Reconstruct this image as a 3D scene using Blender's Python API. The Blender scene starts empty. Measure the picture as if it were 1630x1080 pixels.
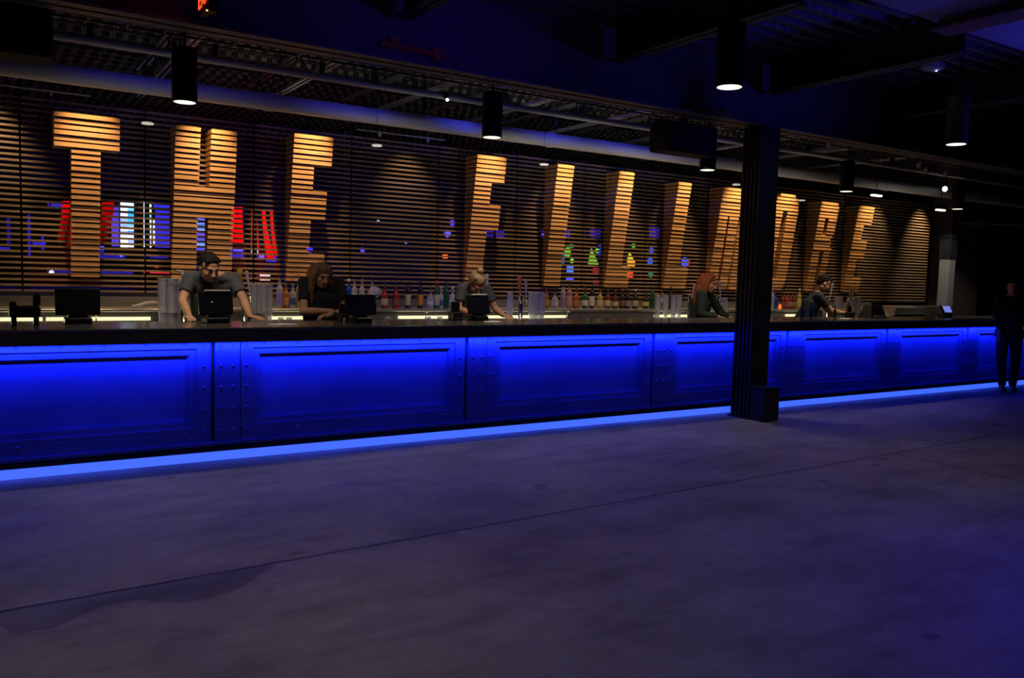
import bpy, math, random
from mathutils import Vector, Matrix
random.seed(7)
C = bpy.context.scene.collection
PI = math.pi
# ------------------------------------------------------------------ camera model
FPX, YAW, PITCH, ROLL, H = 1322.32, 0.570663, -0.077608, 0.027612, 1.62764
cy, sy, cp, sp = math.cos(YAW), math.sin(YAW), math.cos(PITCH), math.sin(PITCH)
fwd = Vector((sy*cp, cy*cp, sp)); right = Vector((cy, -sy, 0)); up = right.cross(fwd)
r_ = math.cos(ROLL)*right + math.sin(ROLL)*up
u_ = -math.sin(ROLL)*right + math.cos(ROLL)*up
EYE = Vector((0, 0, H))
def ray(x, y): return r_*((x-815)/FPX) + u_*((540-y)/FPX) + fwd
def atY(x, y, Y):
    d = ray(x, y); return EYE + d*(Y/d.y)
def atZ(x, y, Z):
    d = ray(x, y); return EYE + d*((Z-H)/d.z)
cam = bpy.data.cameras.new('camera'); co = bpy.data.objects.new('camera', cam); C.objects.link(co)
cam.sensor_width = 36; cam.lens = FPX/1630*36; cam.clip_end = 200; cam.clip_start = .05
m = Matrix((r_, u_, -fwd)).transposed().to_4x4(); m.translation = EYE; co.matrix_world = m
bpy.context.scene.camera = co

# ------------------------------------------------------------------ materials
def mat(name, col, rough=.6, metal=0, emis=None, estr=1, trans=0, alpha=1, ior=1.45, spec=None):
    M = bpy.data.materials.new(name); M.use_nodes = True
    b = M.node_tree.nodes['Principled BSDF']
    b.inputs['Base Color'].default_value = (*col, 1); b.inputs['Roughness'].default_value = rough
    b.inputs['Metallic'].default_value = metal; b.inputs['IOR'].default_value = ior
    if trans: b.inputs['Transmission Weight'].default_value = trans
    if spec is not None: b.inputs['Specular IOR Level'].default_value = spec
    if alpha < 1: b.inputs['Alpha'].default_value = alpha
    if emis: b.inputs['Emission Color'].default_value = (*emis, 1); b.inputs['Emission Strength'].default_value = estr
    return M
def noisy(M, c1, c2, scale=(4, 4, 4), detail=5, rough=.6, bump=0, lo=.35, hi=.65, coord='Object'):
    nt = M.node_tree; N, L = nt.nodes, nt.links; b = N['Principled BSDF']
    tc = N.new('ShaderNodeTexCoord'); mp = N.new('ShaderNodeMapping'); mp.inputs['Scale'].default_value = scale
    no = N.new('ShaderNodeTexNoise'); no.inputs['Scale'].default_value = 1; no.inputs['Detail'].default_value = detail; no.inputs['Roughness'].default_value = rough
    rp = N.new('ShaderNodeValToRGB'); rp.color_ramp.elements[0].position = lo; rp.color_ramp.elements[1].position = hi
    rp.color_ramp.elements[0].color = (*c1, 1); rp.color_ramp.elements[1].color = (*c2, 1)
    L.new(tc.outputs[coord], mp.inputs[0]); L.new(mp.outputs[0], no.inputs[0]); L.new(no.outputs[0], rp.inputs[0]); L.new(rp.outputs[0], b.inputs['Base Color'])
    if bump:
        bp = N.new('ShaderNodeBump'); bp.inputs['Strength'].default_value = bump; bp.inputs['Distance'].default_value = .01
        L.new(no.outputs[0], bp.inputs['Height']); L.new(bp.outputs[0], b.inputs['Normal'])
    return M
M = {}
M['black'] = mat('black_paint', (.006, .006, .009), .55, spec=.15)
M['blackm'] = mat('black_matte', (.01, .01, .012), .8)
M['blackplastic'] = mat('black_plastic', (.008, .008, .01), .35)
M['steelblack'] = noisy(mat('dark_steel', (.03, .03, .035), .5, .3), (.02, .02, .024), (.045, .045, .05), (3, 3, 3))
M['wood'] = noisy(mat('slat_wood', (.3, .14, .05), .5), (.18, .12, .075), (.31, .215, .14), (1.3, 30, 22), 4)
M['woodL'] = noisy(mat('letter_wood', (.5, .22, .07), .55), (.50, .26, .10), (.72, .42, .18), (1.6, 14, 9), 4)
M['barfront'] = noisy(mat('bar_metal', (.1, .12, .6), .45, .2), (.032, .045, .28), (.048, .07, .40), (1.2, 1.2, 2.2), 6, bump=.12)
M['granite'] = noisy(mat('counter_stone', (.06, .055, .05), .17), (.06, .055, .05), (.15, .14, .125), (50, 50, 50), 3)
M['fascia'] = noisy(mat('counter_fascia', (.05, .04, .04), .5), (.045, .035, .035), (.065, .05, .05), (2, 9, 9), 3)
M['band'] = mat('led_diffuser', (.5, .5, .6), .6, emis=(.045, .135, 1), estr=1.05)
M['chrome'] = mat('chrome', (.75, .75, .75), .15, 1)
M['steel'] = noisy(mat('stainless', (.5, .5, .48), .35, .8), (.42, .42, .40), (.55, .55, .52), (1, 12, 12), 3)
M['galv'] = noisy(mat('galvanised', (.5, .5, .5), .5, .35), (.40, .40, .41), (.55, .55, .55), (2, 8, 8), 4)
M['greypaint'] = mat('grey_paint', (.35, .35, .33), .6)
M['riser'] = noisy(mat('back_counter_face', (.22, .21, .19), .4, .3), (.11, .105, .095), (.165, .16, .145), (1, 10, 10), 3)
M['white'] = mat('white_plastic', (.75, .75, .72), .5)
M['paper'] = mat('white_paper', (.8, .8, .78), .8)
M['led_warm'] = mat('shelf_led', (.8, .8, .6), .5, emis=(.75, .72, .42), estr=1.1)
M['lens'] = mat('lamp_lens', (1, 1, .9), .5, emis=(1, .93, .72), estr=1.5)
M['lens_dim'] = mat('lamp_lens_soft', (1, 1, .9), .5, emis=(1, .92, .78), estr=.42)
M['cup'] = mat('clear_plastic_cup', (.62, .62, .70), .3, alpha=.62)
M['glass'] = mat('clear_glass', (.85, .88, .9), .08, alpha=.35)
M['skin'] = noisy(mat('skin', (.5, .28, .18), .5), (.54, .28, .16), (.66, .36, .21), (6, 6, 6), 3)
M['curtain'] = mat('red_fabric', (.8, .03, .04), .8)
M['brick'] = mat('brick_pier', (.2, .15, .14), .8)
def brick_nodes(m):
    nt = m.node_tree; N, L = nt.nodes, nt.links; b = N['Principled BSDF']
    tc = N.new('ShaderNodeTexCoord'); mp = N.new('ShaderNodeMapping'); mp.inputs['Rotation'].default_value = (PI/2, 0, 0)
    br = N.new('ShaderNodeTexBrick'); br.inputs['Scale'].default_value = 4.5
    br.inputs['Color1'].default_value = (.20, .13, .12, 1); br.inputs['Color2'].default_value = (.13, .1, .1, 1); br.inputs['Mortar'].default_value = (.28, .26, .25, 1)
    L.new(tc.outputs['Object'], mp.inputs[0]); L.new(mp.outputs[0], br.inputs[0]); L.new(br.outputs[0], b.inputs['Base Color'])
brick_nodes(M['brick'])
def math_node(N, L, op, a, b=None, clamp=False):
    n = N.new('ShaderNodeMath'); n.operation = op; n.use_clamp = clamp
    for i, v in enumerate((a, b)):
        if v is None: continue
        if isinstance(v, (int, float)): n.inputs[i].default_value = v
        else: L.new(v, n.inputs[i])
    return n.outputs[0]
def floor_mat():
    m = mat('concrete', (.2, .19, .18), .55); nt = m.node_tree; N, L = nt.nodes, nt.links; b = N['Principled BSDF']
    tc = N.new('ShaderNodeTexCoord'); P = tc.outputs['Object']
    def noise(s, d=5, ro=.6, sc=(1, 1, 1)):
        mp = N.new('ShaderNodeMapping'); mp.inputs['Scale'].default_value = sc; L.new(P, mp.inputs[0])
        n = N.new('ShaderNodeTexNoise'); n.inputs['Scale'].default_value = s; n.inputs['Detail'].default_value = d; n.inputs['Roughness'].default_value = ro
        L.new(mp.outputs[0], n.inputs[0]); return n.outputs[0]
    def ramp(x, stops):
        r = N.new('ShaderNodeValToRGB'); e = r.color_ramp.elements
        while len(e) < len(stops): e.new(.5)
        for k, (p, c) in enumerate(stops): e[k].position = p; e[k].color = (c, c, c, 1) if not isinstance(c, tuple) else (*c, 1)
        L.new(x, r.inputs[0]); return r.outputs[0]
    def mul(a, bb):
        mx = N.new('ShaderNodeMix'); mx.data_type = 'RGBA'; mx.blend_type = 'MULTIPLY'; mx.inputs[0].default_value = 1
        L.new(a, mx.inputs[6]); L.new(bb, mx.inputs[7]); return mx.outputs[2]
    base = ramp(noise(.9, 8, .62), [(.3, (.20, .185, .165)), (.5, (.285, .27, .25)), (.7, (.36, .34, .315))])
    fine = ramp(noise(9, 6, .7), [(.3, .80), (.62, 1.0)])
    streak = ramp(noise(1.1, 5, .6, (1, 2.6, 1)), [(.38, .72), (.52, 1.0)])
    spots = ramp(noise(2.3, 2, .5, (1, 1.4, 1)), [(.27, .55), (.31, 1.0)])
    c = mul(mul(mul(base, fine), streak), spots)
    sx = N.new('ShaderNodeSeparateXYZ'); L.new(P, sx.inputs[0]); X, Y = sx.outputs[0], sx.outputs[1]
    # joint line Y = 4.42 + .034 X ; branch X = 7.4
    e = math_node(N, L, 'SUBTRACT', Y, math_node(N, L, 'ADD', math_node(N, L, 'MULTIPLY', X, .036), 4.415))
    w1 = math_node(N, L, 'SUBTRACT', noise(6, 3), .5)
    e2 = math_node(N, L, 'ADD', e, math_node(N, L, 'MULTIPLY', w1, .02))
    j1 = math_node(N, L, 'LESS_THAN', math_node(N, L, 'ABSOLUTE', e2), .011)
    j2 = math_node(N, L, 'MULTIPLY', math_node(N, L, 'LESS_THAN', math_node(N, L, 'ABSOLUTE', math_node(N, L, 'ADD', math_node(N, L, 'SUBTRACT', X, 7.42), math_node(N, L, 'MULTIPLY', w1, .03))), .011), math_node(N, L, 'LESS_THAN', e, 0))
    j = math_node(N, L, 'MAXIMUM', j1, j2)
    # damp patch below the joint near the left of the view
    xx = math_node(N, L, 'ADD', X, math_node(N, L, 'MULTIPLY', math_node(N, L, 'SUBTRACT', noise(5, 4), .5), .25))
    mr = N.new('ShaderNodeMapRange'); mr.inputs[1].default_value = -.8; mr.inputs[2].default_value = 1.36; L.new(xx, mr.inputs[0])
    fc = N.new('ShaderNodeFloatCurve'); cv = fc.mapping.curves[0]
    pts = [(0, .2), (.36, .33), (.45, .66), (.5, .62), (.62, .36), (.73, .62), (.78, .70), (.88, .52), (.96, .25), (1, 0)]
    cv.points[0].location = pts[0]; cv.points[1].location = pts[-1]
    for q in pts[1:-1]: cv.points.new(*q)
    fc.mapping.update(); L.new(mr.outputs[0], fc.inputs[1])
    wd = math_node(N, L, 'MULTIPLY', fc.outputs[0], .47)
    neg = math_node(N, L, 'MULTIPLY', e, -1)
    neg = math_node(N, L, 'ADD', neg, math_node(N, L, 'MULTIPLY', math_node(N, L, 'SUBTRACT', noise(11, 3), .5), .06))
    patch = math_node(N, L, 'MULTIPLY', math_node(N, L, 'LESS_THAN', neg, wd), math_node(N, L, 'LESS_THAN', e, 0))
    patch = math_node(N, L, 'MULTIPLY', patch, math_node(N, L, 'LESS_THAN', xx, 1.36))
    k = math_node(N, L, 'SUBTRACT', 1, math_node(N, L, 'MULTIPLY', patch, .42))
    k = math_node(N, L, 'MULTIPLY', k, math_node(N, L, 'SUBTRACT', 1, math_node(N, L, 'MULTIPLY', j, .85)))
    cc = N.new('ShaderNodeCombineColor'); [L.new(k, cc.inputs[i]) for i in range(3)]
    L.new(mul(c, cc.outputs[0]), b.inputs['Base Color'])
    rr = math_node(N, L, 'ADD', .45, math_node(N, L, 'MULTIPLY', noise(2, 4), .25)); L.new(rr, b.inputs['Roughness'])
    bp = N.new('ShaderNodeBump'); bp.inputs['Strength'].default_value = .15; bp.inputs['Distance'].default_value = .004; L.new(noise(30, 4), bp.inputs['Height']); L.new(bp.outputs[0], b.inputs['Normal'])
    return m
M['floor'] = floor_mat()
def deck_mat(name, dark, light):
    m = mat(name, dark, .6, .2); nt = m.node_tree; N, L = nt.nodes, nt.links; b = N['Principled BSDF']
    tc = N.new('ShaderNodeTexCoord'); sx = N.new('ShaderNodeSeparateXYZ'); L.new(tc.outputs['Object'], sx.inputs[0])
    def cell(a, per, frac):
        return math_node(N, L, 'LESS_THAN', math_node(N, L, 'FRACT', math_node(N, L, 'DIVIDE', a, per)), frac)
    a = math_node(N, L, 'MULTIPLY', cell(sx.outputs[0], .15, .45), cell(sx.outputs[1], .30, .36))
    g = math_node(N, L, 'MULTIPLY', cell(sx.outputs[0], .034, .72), cell(sx.outputs[1], .054, .72))
    a = math_node(N, L, 'MULTIPLY', a, g)
    mx = N.new('ShaderNodeMix'); mx.data_type = 'RGBA'; mx.inputs[6].default_value = (*dark, 1); mx.inputs[7].default_value = (*light, 1)
    L.new(a, mx.inputs[0]); L.new(mx.outputs[2], b.inputs['Base Color']); return m
M['deck'] = deck_mat('perforated_deck', (.05, .05, .047), (.50, .50, .46))
M['deckfront'] = deck_mat('front_deck', (.10, .10, .11), (.22, .22, .24))
M['wallpaint'] = noisy(mat('wall_paint', (.06, .06, .07), .8), (.05, .05, .06), (.075, .075, .085), (.8, .8, .8))
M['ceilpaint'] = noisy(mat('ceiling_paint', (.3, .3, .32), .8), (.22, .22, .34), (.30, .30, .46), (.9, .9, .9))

# ------------------------------------------------------------------ mesh helpers
class MB:
    def __init__(s): s.v = []; s.f = []; s.m = []; s.sm = []
    def add(s, vs, fs, mi=0, smooth=False):
        o = len(s.v); s.v += [tuple(v) for v in vs]; s.f += [tuple(i+o for i in f) for f in fs]
        s.m += [mi]*len(fs); s.sm += [smooth]*len(fs); return s
    def box(s, x0, x1, y0, y1, z0, z1, mi=0):
        v = [(x, y, z) for z in (z0, z1) for y in (y0, y1) for x in (x0, x1)]
        return s.add(v, [(0, 2, 3, 1), (4, 5, 7, 6), (0, 1, 5, 4), (2, 6, 7, 3), (0, 4, 6, 2), (1, 3, 7, 5)], mi)
    def bev(s, x0, x1, y0, y1, z0, z1, b, mi=0):
        # box with chamfered vertical and horizontal edges
        v = []; 
        for z, k in ((z0, b), (z0+b, 0), (z1-b, 0), (z1, b)):
            X0, X1, Y0, Y1 = x0+k, x1-k, y0+k, y1-k; c = b if k == 0 else b*.6
            v += [(X0+c, Y0, z), (X1-c, Y0, z), (X1, Y0+c, z), (X1, Y1-c, z), (X1-c, Y1, z), (X0+c, Y1, z), (X0, Y1-c, z), (X0, Y0+c, z)]
        f = [tuple(range(7, -1, -1)), tuple(range(24, 32))]
        for r in range(3):
            for i in range(8): a = r*8+i; b2 = r*8+(i+1) % 8; f.append((a, b2, b2+8, a+8))
        return s.add(v, f, mi)
    def cyl(s, p, q, r0, r1=None, n=12, mi=0, caps=True):
        p, q = Vector(p), Vector(q); r1 = r0 if r1 is None else r1
        d = (q-p).normalized(); a = d.orthogonal().normalized(); b = d.cross(a)
        v = [c + (a*math.cos(t)+b*math.sin(t))*r for c, r in ((p, r0), (q, r1)) for t in [2*PI*i/n for i in range(n)]]
        f = [(i, (i+1) % n, n+(i+1) % n, n+i) for i in range(n)]
        s.add(v, f, mi, True)
        if caps: s.add(v[:n], [tuple(range(n-1, -1, -1))], mi); s.add(v[n:], [tuple(range(n))], mi)
        return s
    def lathe(s, prof, c=(0, 0, 0), n=14, mi=0, ax='z'):
        v = []
        for r, z in prof:
            for i in range(n):
                t = 2*PI*i/n; p = (r*math.cos(t), r*math.sin(t), z)
                v.append((c[0]+p[0], c[1]+p[1], c[2]+p[2]))
        f = []
        for k in range(len(prof)-1):
            for i in range(n): f.append((k*n+i, k*n+(i+1) % n, (k+1)*n+(i+1) % n, (k+1)*n+i))
        s.add(v, f, mi, True)
        k = len(prof)-1
        s.add(v[:n], [tuple(range(n-1, -1, -1))], mi); s.add(v[k*n:], [tuple(range(n))], mi); return s
    def ell(s, c, R, rot=None, n=14, k=9, mi=0):
        v = []; c = Vector(c)
        for j in range(k+1):
            ph = PI*j/k
            for i in range(n):
                t = 2*PI*i/n; p = Vector((R[0]*math.sin(ph)*math.cos(t), R[1]*math.sin(ph)*math.sin(t), R[2]*math.cos(ph)))
                if rot: p = rot @ p
                v.append(c+p)
        f = [(j*n+i, (j+1)*n+i, (j+1)*n+(i+1) % n, j*n+(i+1) % n) for j in range(k) for i in range(n)]
        return s.add(v, f, mi, True)
    def cap(s, p, q, r0, r1, n=12, mi=0):
        s.cyl(p, q, r0, r1, n, mi); s.ell(p, (r0,)*3, None, n, 8, mi); s.ell(q, (r1,)*3, None, n, 8, mi); return s
    def tube(s, pts, r, n=8, mi=0):
        pts = [Vector(p) for p in pts]
        for a, b in zip(pts[:-1], pts[1:]): s.cyl(a, b, r, r, n, mi)
        for p in pts[1:-1]: s.ell(p, (r,)*3, None, n, 6, mi)
        return s
    def build(s, name, mats, parent=None, loc=None):
        me = bpy.data.meshes.new(name); me.from_pydata(s.v, [], s.f); 
        for mm in (mats if isinstance(mats, (list, tuple)) else [mats]): me.materials.append(mm)
        me.polygons.foreach_set('material_index', s.m); me.polygons.foreach_set('use_smooth', s.sm); me.update()
        o = bpy.data.objects.new(name, me); C.objects.link(o)
        if parent: o.parent = parent
        if loc: o.location = loc
        return o
def tag(o, label=None, cat=None, group=None, kind=None):
    for k, v in (('label', label), ('category', cat), ('group', group), ('kind', kind)):
        if v: o[k] = v
    return o
def empty(name, loc=(0, 0, 0), rz=0):
    o = bpy.data.objects.new(name, None); C.objects.link(o); o.location = loc; o.rotation_euler = (0, 0, rz); o.empty_display_size = .1; return o
def struct(name, mb, m): return tag(mb.build(name, m), kind='structure')
def copy_tree(o, parent=None):
    c = o.copy(); C.objects.link(c); c.parent = parent
    for ch in list(o.children): copy_tree(ch, c)
    return c
def light(kind, loc, power, col, target=None, size=None, sy=None, spot=None, blend=.4, radius=.05, name='lamp_light', spread=None):
    l = bpy.data.lights.new(name, kind); l.energy = power; l.color = col
    o = bpy.data.objects.new(name, l); C.objects.link(o); o.location = loc
    if kind == 'AREA':
        l.size = size
        if sy: l.shape = 'RECTANGLE'; l.size_y = sy
        if spread: l.spread = spread
    else: l.shadow_soft_size = radius
    if kind == 'SPOT': l.spot_size = spot; l.spot_blend = blend
    if target is not None:
        d = Vector(target)-Vector(loc); o.rotation_euler = d.to_track_quat('-Z', 'Y').to_euler()
    return o

# ------------------------------------------------------------------ the room
XL, XR, YF, YB = -7.0, 27.0, -6.0, 19.0
struct('floor', MB().box(XL, XR, YF, YB, -.2, 0), M['floor'])
struct('wall_left', MB().box(XL-.2, XL, YF, YB, -.2, 6), M['wallpaint'])
struct('wall_front', MB().box(XL-.2, XR+.2, YF-.2, YF, -.2, 6), M['wallpaint'])
struct('wall_back', MB().box(XL-.2, XR+.2, YB, YB+.2, -.2, 6), M['wallpaint'])
struct('wall_right', MB().box(XR, XR+.2, YF, YB, -.2, 6), M['wallpaint'])
# deck ceiling: corrugated sheet with ribs along X
def deck(y0, y1, z, per, dz):
    mb = MB(); y = y0; v = []; n = 0
    while y < y1-1e-6:
        ye = min(y+per, y1)
        prof = [(y, z), (y+per*.30, z), (y+per*.40, z+dz), (y+per*.9, z+dz), (min(y+per, y1), z)]
        for (a, za), (b, zb) in zip(prof[:-1], prof[1:]):
            a, b = min(a, y1), min(b, y1)
            if b-a < 1e-6: continue
            mb.add([(XL, a, za), (XR, a, za), (XR, b, zb), (XL, b, zb)], [(0, 1, 2, 3)])
        y = ye
    mb.box(XL, XR, y0, y1, z+dz+.02, z+dz+.12)
    return mb
struct('ceiling', MB().box(XL-.2, XR+.2, YF, 4.4, 3.97, 4.3), M['ceilpaint'])
struct('ceiling', deck(4.4, 6.95, 4.15, .2, .06), M['deckfront'])
struct('ceiling', deck(6.95, YB, 4.32, .30, .07), M['deck'])
# steel girders and beams
def girder(x0, x1, y, z0, z1, w, label, along='x'):
    mb = MB()
    if along == 'x':
        mb.box(x0, x1, y-w/2, y+w/2, z0, z0+.025); mb.box(x0, x1, y-w/2, y+w/2, z1-.025, z1); mb.box(x0, x1, y-.02, y+.02, z0, z1)
    else:
        mb.box(y-w/2, y+w/2, x0, x1, z0, z0+.02); mb.box(y-w/2, y+w/2, x0, x1, z1-.02, z1); mb.box(y-.012, y+.012, x0, x1, z0, z1)
    return tag(mb.build('ceiling_beam', M['girder'] if along == 'x' and z1-z0 > .5 else M['steelblack']), label, 'beam')
M['girder'] = noisy(mat('girder_paint', (.12, .12, .13), .6), (.09, .09, .10), (.14, .14, .15), (.7, .7, .7))
girder(XL, XR, 6.79, 3.42, 4.15, .26, 'deep dark steel girder running over the column, parallel to the bar')
for i, (x, wh) in enumerate([(-1.6, 'far left above the floor'), (.75, 'left of the hanging sign box'), (3.1, 'above the second bar panel'), (5.42, 'between the near pendant and the hanging speaker'), (7.72, 'landing over the ribbed column'), (10.05, 'just right of the ribbed column'), (12.4, 'over the far bar panels'), (14.75, 'farthest along the bar')]):
    girder(4.41, 6.66, x, 3.78, 4.148, .16, 'black cross beam under the front deck, '+wh, 'y')
g = MB().box(7.06, 7.36, YF+.3, 4.36, 3.86, 3.88).box(7.19, 7.23, YF+.3, 4.36, 3.88, 3.969)
tag(g.build('ceiling_beam', noisy(mat('brown_beam', (.16, .09, .06), .7), (.12, .07, .05), (.19, .11, .07), (2, 2, 2))), 'brown beam crossing the blue lit ceiling bay', 'beam')

# bar joists behind the girder
jn = 0
for x in [-1.1, .4, 1.9, 3.4, 4.9, 6.35, 7.85, 9.4, 11.0, 12.6, 14.2]:
    mb = MB(); y0, y1, zb, zt = 7.3, 12.6, 3.92, 4.31
    for dx in (-.045, .02): mb.box(x+dx, x+dx+.03, y0, y1, zb, zb+.035)
    for dx in (-.045, .02): mb.box(x+dx, x+dx+.03, y0-.2, y1, zt-.04, zt)
    o = None
    jb = empty('bar_joist', (x, y0, zb)); jn += 1
    tag(jb, 'open web steel joist between girder and slatted screen, number %s from the left' % ['one', 'two', 'three', 'four', 'five', 'six', 'seven', 'eight', 'nine', 'ten', 'eleven'][jn-1], 'joist', 'steel joists above the bar')
    c = mb.build('chord', M['galv'], jb); c.location = (-x, -y0, -zb)
    wb = MB(); n = 12; st = (y1-y0)/n
    for k in range(n):
        a, b = (zb+.02, zt-.02) if k % 2 == 0 else (zt-.02, zb+.02)
        wb.cyl((x, y0+k*st, a), (x, y0+(k+1)*st, b), .012, n=6)
    c = wb.build('web_bar', M['steelblack'], jb); c.location = (-x, -y0, -zb)

# pipes
def hpipe(name, x0, x1, y, z, r, m_, label, coup=None, cat='pipe'):
    mb = MB().cyl((x0, y, z), (x1, y, z), r, n=24); o = empty(name, (x0, y, z)); tag(o, label, cat)
    c = mb.build('pipe_run', m_, o); c.location = (-x0, -y, -z)
    k = 0
    for cx in (coup or []):
        e = MB().cyl((cx-.05, y, z), (cx+.05, y, z), r*1.1, n=20).build('coupling', m_, o); e.location = (-x0, -y, -z)
        e = MB().cyl((cx+.12, y, z+r), (cx+.12, y, 4.3), .008, n=6).build('hanger_rod', M['steelblack'], o); e.location = (-x0, -y, -z)
    return o
M['pipegrey'] = noisy(mat('pipe_grey', (.42, .42, .42), .5), (.36, .36, .36), (.46, .46, .46), (1, 5, 5))
hpipe('duct_pipe', XL, XR, 8.92, 3.368, .087, M['pipegrey'], 'thick grey pipe running above the slatted screen', [-1, 2.6, 6.2, 9.9, 13.4])
hpipe('conduit_pipe', XL, XR, 8.1, 3.52, .035, M['pipegrey'], 'thin grey pipe above and in front of the thick pipe', [.4, 3.3, 5.9, 8.6, 12])
# cable tray behind the girder
tr = MB()
for dz in (0, .05): tr.box(XL, XR, 7.86, 7.88, 3.66+dz, 3.68+dz); tr.box(XL, XR, 8.02, 8.04, 3.66+dz, 3.68+dz)
x = XL
while x < XR: tr.box(x, x+.02, 7.86, 8.04, 3.66, 3.672); x += .3
tg = empty('cable_tray', (0, 7.95, 3.66)); tag(tg, 'dark ladder cable tray hung behind the deep girder', 'cable tray')
c = tr.build('tray_rail', M['steelblack'], tg); c.location = (0, -7.95, -3.66)
for k, (yy, zz) in enumerate([(7.905, 3.70), (7.935, 3.70), (7.965, 3.705), (7.995, 3.70)]):
    pts = [(XL+.1+i*.9, yy+.012*math.sin(i*1.7+k), zz+.008*math.sin(i*2.3+k)) for i in range(29)]
    c = MB().tube(pts, .013, 6).build('cable', M['blackplastic'], tg); c.location = (0, -7.95, -3.66)
# clamps hung under the girder
M['zinc'] = mat('zinc', (.55, .55, .58), .4, .5)
clampP = [(405, 56), (447, 60), (454, 61), (520, 73), (624, 92), (661, 98), (675, 101), (706, 106), (742, 112), (764, 106), (795, 122), (835, 130), (945, 148), (1056, 163), (1075, 163), (1242, 202), (1275, 214), (1290, 214), (1320, 231), (1463, 264), (1474, 273), (1505, 278)]
cl0 = None
for px, py in clampP:
    p = atY(px, py, 6.93)
    if cl0 is None:
        cl0 = empty('beam_clamp', p); tag(cl0, 'small zinc beam clamp on the lower edge of the deep girder', 'clamp', 'clamps along the deep girder')
        MB().box(-.018, .018, -.03, .03, -.03, .035).box(-.018, .018, -.03, -.02, .03, .06).build('clamp_body', M['zinc'], cl0)
        MB().cyl((0, .02, -.07), (0, .02, .05), .006, n=6).build('bolt', M['zinc'], cl0)
    else:
        c = copy_tree(cl0); c.location = p
# orange strut brackets
for (px, py), s in (((657, 80), .62), ((1125, 178), .75)):
    p = atY(px, py, 6.761); o = empty('strut_bracket', p)
    tag(o, 'rusty orange strut bracket on the girder, ' + ('upper left, over the letter E' if px < 900 else 'beside the column top'), 'bracket')
    om = mat('rust_orange', (.5, .13, .03) if px < 900 else (.35, .2, .04), .6)
    MB().box(-s/2, s/2, -.03, .008, -.022, .022).build('strut', om, o)
    MB().box(-s*.36, -s*.24, -.035, .008, .02, .07).build('lug', om, o); MB().box(s*.3, s*.42, -.035, .008, -.06, .05).build('lug', om, o)

# ------------------------------------------------------------------ slatted screen
YW = 9.71; ZT, ZB, NS = 3.283, 1.315, 35
PITCHZ = (ZT-ZB)/NS
seams = [-3.2, -2.0, -.82, .363, 1.508, 2.664, 3.841, 5.036, 6.247, 7.416, 8.611, 9.81, 11.0, 12.2, 13.4, 14.75, 16.19]
nm = ['beyond the left edge of the view, outermost', 'beyond the left edge, next to outermost', 'at the left edge before the letter T', 'behind the letter T', 'at the left half of the letter H', 'between the letters H and E', 'right of the first letter E, under a bright scallop of light', 'at the left side of the letter F', 'between the letters F and I', 'behind the first letter L', 'behind the second letter L', 'behind the letter M', 'behind the letter O', 'behind the letter R', 'behind the last letter E', 'right of the last letter E, at the far end']
for i in range(len(seams)-1):
    if i < 2: continue
    x0, x1 = seams[i]+.009, seams[i+1]-.009
    o = empty('slat_panel', ((x0+x1)/2, YW, ZB)); tag(o, 'horizontal wood slat panel '+nm[i], 'slat panel', 'slatted panels of the wall screen')
    cx = (x0+x1)/2; mb = MB()
    for k in range(NS):
        z = ZB + k*PITCHZ; j = random.uniform(-.002, .002)
        mb.box(x0-cx, x1-cx, 0+j, .045+j, z-ZB+.006, z-ZB+.028)
    mb.build('slat', [M['wood']], o)['kind'] = 'stuff'
    for q in (x0-cx+.005, x1-cx-.045): MB().box(q, q+.04, .046, .12, -.02, ZT-ZB+.02).build('stud', M['blackm'], o)
struct('trim_1', MB().box(-1, 16.19, YW-.005, YW+.06, ZB-.03, ZB-.002), M['blackm'])
# conduit above the screen
for (a, b, lab) in ((-.8, 1.0, 'thin conduit along the screen top at the left edge'), (3.9, 5.1, 'thin conduit along the screen top over the scallop of light')):
    o = empty('conduit', (a, YW-.03, ZT+.05)); tag(o, lab, 'conduit')
    c = MB().cyl((0, 0, 0), (b-a, 0, 0), .009, n=8).build('conduit_run', M['galv'], o)
    for q in (.25, .8): MB().box((b-a)*q-.012, (b-a)*q+.012, -.012, .03, -.05, .012).build('clip', M['galv'], o)

# ------------------------------------------------------------------ the slatted letters
def dep(z): return .045 + .27*max(0, min(1, (z-1.44)/(3.12-1.44)))
# each glyph: intervals in metres (world X) as a function of height z
def gT(z): return [(.642, 1.232)] if z > 2.75 else [(.794, 1.058)]
def gH(z):
    if 2.17 < z < 2.50: return [(1.765, 2.40)]
    return [(1.765, 2.018), (2.128, 2.40)]
def gE(z):
    if z > 2.80: return [(3.03, 3.49)]
    if 2.19 < z < 2.53: return [(3.03, 3.455)]
    if z < 1.80: return [(3.03, 3.475)]
    return [(3.03, 3.282)]
def gF(z):
    if z > 2.82: return [(5.427, 5.87)]
    if 2.19 < z < 2.53: return [(5.427, 5.855)]
    return [(5.427, 5.68)]
def gI(z): return [(6.70, 6.98)]
def gL1(z): return [(7.79, 8.245)] if z < 1.81 else [(7.79, 8.075)]
def gL2(z): return [(8.965, 9.44)] if z < 1.81 else [(8.965, 9.235)]
def gM(z):
    t = (z-1.45)/1.66
    if t > .72: return [(9.93, 10.62)]
    w = .04 + .03*(.72-t)
    return [(9.93, 10.13), (10.13+w, 10.42-w), (10.42, 10.62)]
def gO(z):
    t = (z-1.45)/1.63; a = min(t, 1-t)
    k = 0
    if a < .2: k = .13*(1-math.sqrt(max(0, 1-((.2-a)/.2)**2)))*1.2
    x0, x1 = 11.14+k, 11.80-k
    if .17 < t < .83: return [(x0, 11.41), (11.53, x1)]
    return [(x0, x1)]
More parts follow.
